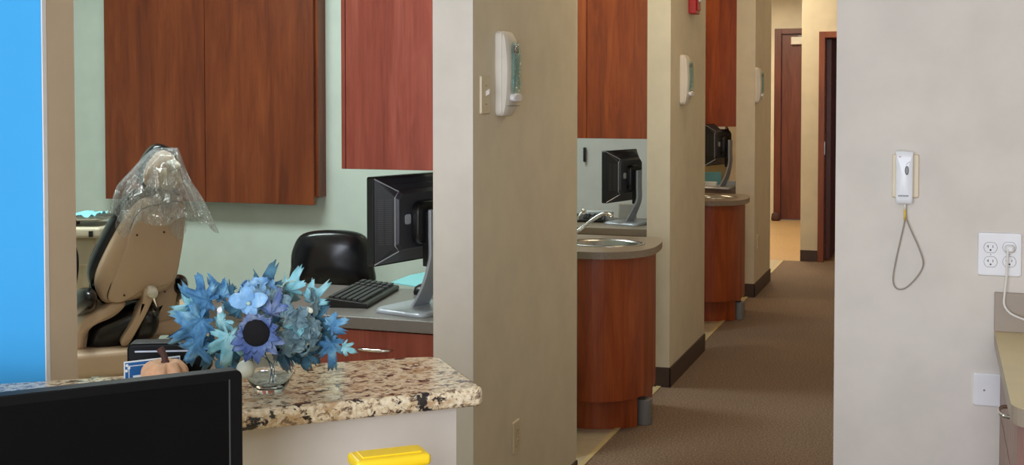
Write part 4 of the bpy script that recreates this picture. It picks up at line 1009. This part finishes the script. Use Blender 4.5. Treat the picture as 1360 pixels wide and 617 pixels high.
dA = obj('drawer', bx(0.017, 0.036, 0.10, DD-0.02, 0.70, 0.875), M['pinkwood'], ct, bevel=0.001)
dB = obj('door', bx(0.017, 0.036, 0.10, DD-0.02, 0.11, 0.69), M['pinkwood'], ct, bevel=0.001)
def side_handle(parent, y, z, mat, L=0.11):
    pts = spline([(0, -L/2, 0), (-0.02, -L/2*0.8, 0), (-0.028, 0, 0), (-0.02, L/2*0.8, 0), (0, L/2, 0)], 5)
    obj('handle', tube([(x+0.017, y+yy, z) for x, yy, _ in pts], 0.005, 8), mat, parent, smooth=True)
side_handle(dA, 0.38, 0.83, M['chrome']); side_handle(dB, 0.38, 0.64, M['chrome'])

# ------------------------------------------------------------------ small things on the far desks
q = [hZ(*p_, DZ+0.001) for p_ in ((792, 286), (800, 281), (826, 279), (824, 286))]
def box_at(name, px, py, Z, w_, d, h, mat, label, cat, z0=DZ, rot=0.3, bev=0.003):
    p = hZ(px, py, z0); t = obj(name, prism(rrect(w_, d, min(w_, d)*0.12, 3), 0, h), mat, None, bevel=bev); t.location = (p.x, p.y, z0); t.rotation_euler = (0, 0, rot); return tag(t, label, cat)
box_at('paper_stack', 797, 291, 0, 0.16, 0.10, 0.05, M['paper'], 'white paper stack beyond the second room faucet', 'papers', bev=0.001)
box_at('tissue_box', 833, 290, 0, 0.11, 0.08, 0.09, M['offwhite'], 'small off-white tissue box under the second room monitor', 'box')
kb2 = copy_tree(kb); p = hZ(765, 297, DZ); kb2.location = (p.x-0.30, p.y+0.05, DZ); kb2.rotation_euler = (0, 0, math.radians(10)); kb2['label'] = 'black keyboard on the second room desk behind the faucet'
kb['group'] = kb2['group'] = 'desk keyboards'
box_at('folder', 946, 245, 0, 0.28, 0.03, 0.20, M['manila'], 'manila folder standing on the third room desk', 'folder', rot=YAW, bev=0.001)
box_at('leaflet', 945, 247, 0, 0.16, 0.02, 0.12, M['cyan'], 'cyan leaflet standing before the manila folder', 'leaflet', rot=YAW, bev=0.001)
box_at('paper_stack', 943, 248.5, 0, 0.12, 0.10, 0.045, M['paper'], 'white papers on the third room desk', 'papers', rot=0.1, bev=0.001)
box_at('paper_stack', 968, 248, 0, 0.10, 0.07, 0.05, M['paper'], 'small white bundle right of the third room monitor stand', 'papers', rot=0.5, bev=0.001)
hk = hY(777, 205, 8.375)
tag(obj('wall_hook', bx(hk.x-0.007, hk.x+0.007, 8.35, 8.38, hk.z-0.05, hk.z+0.05), M['black'], bevel=0.002), 'thin black handle on the white wall left of the second monitor', 'hook')
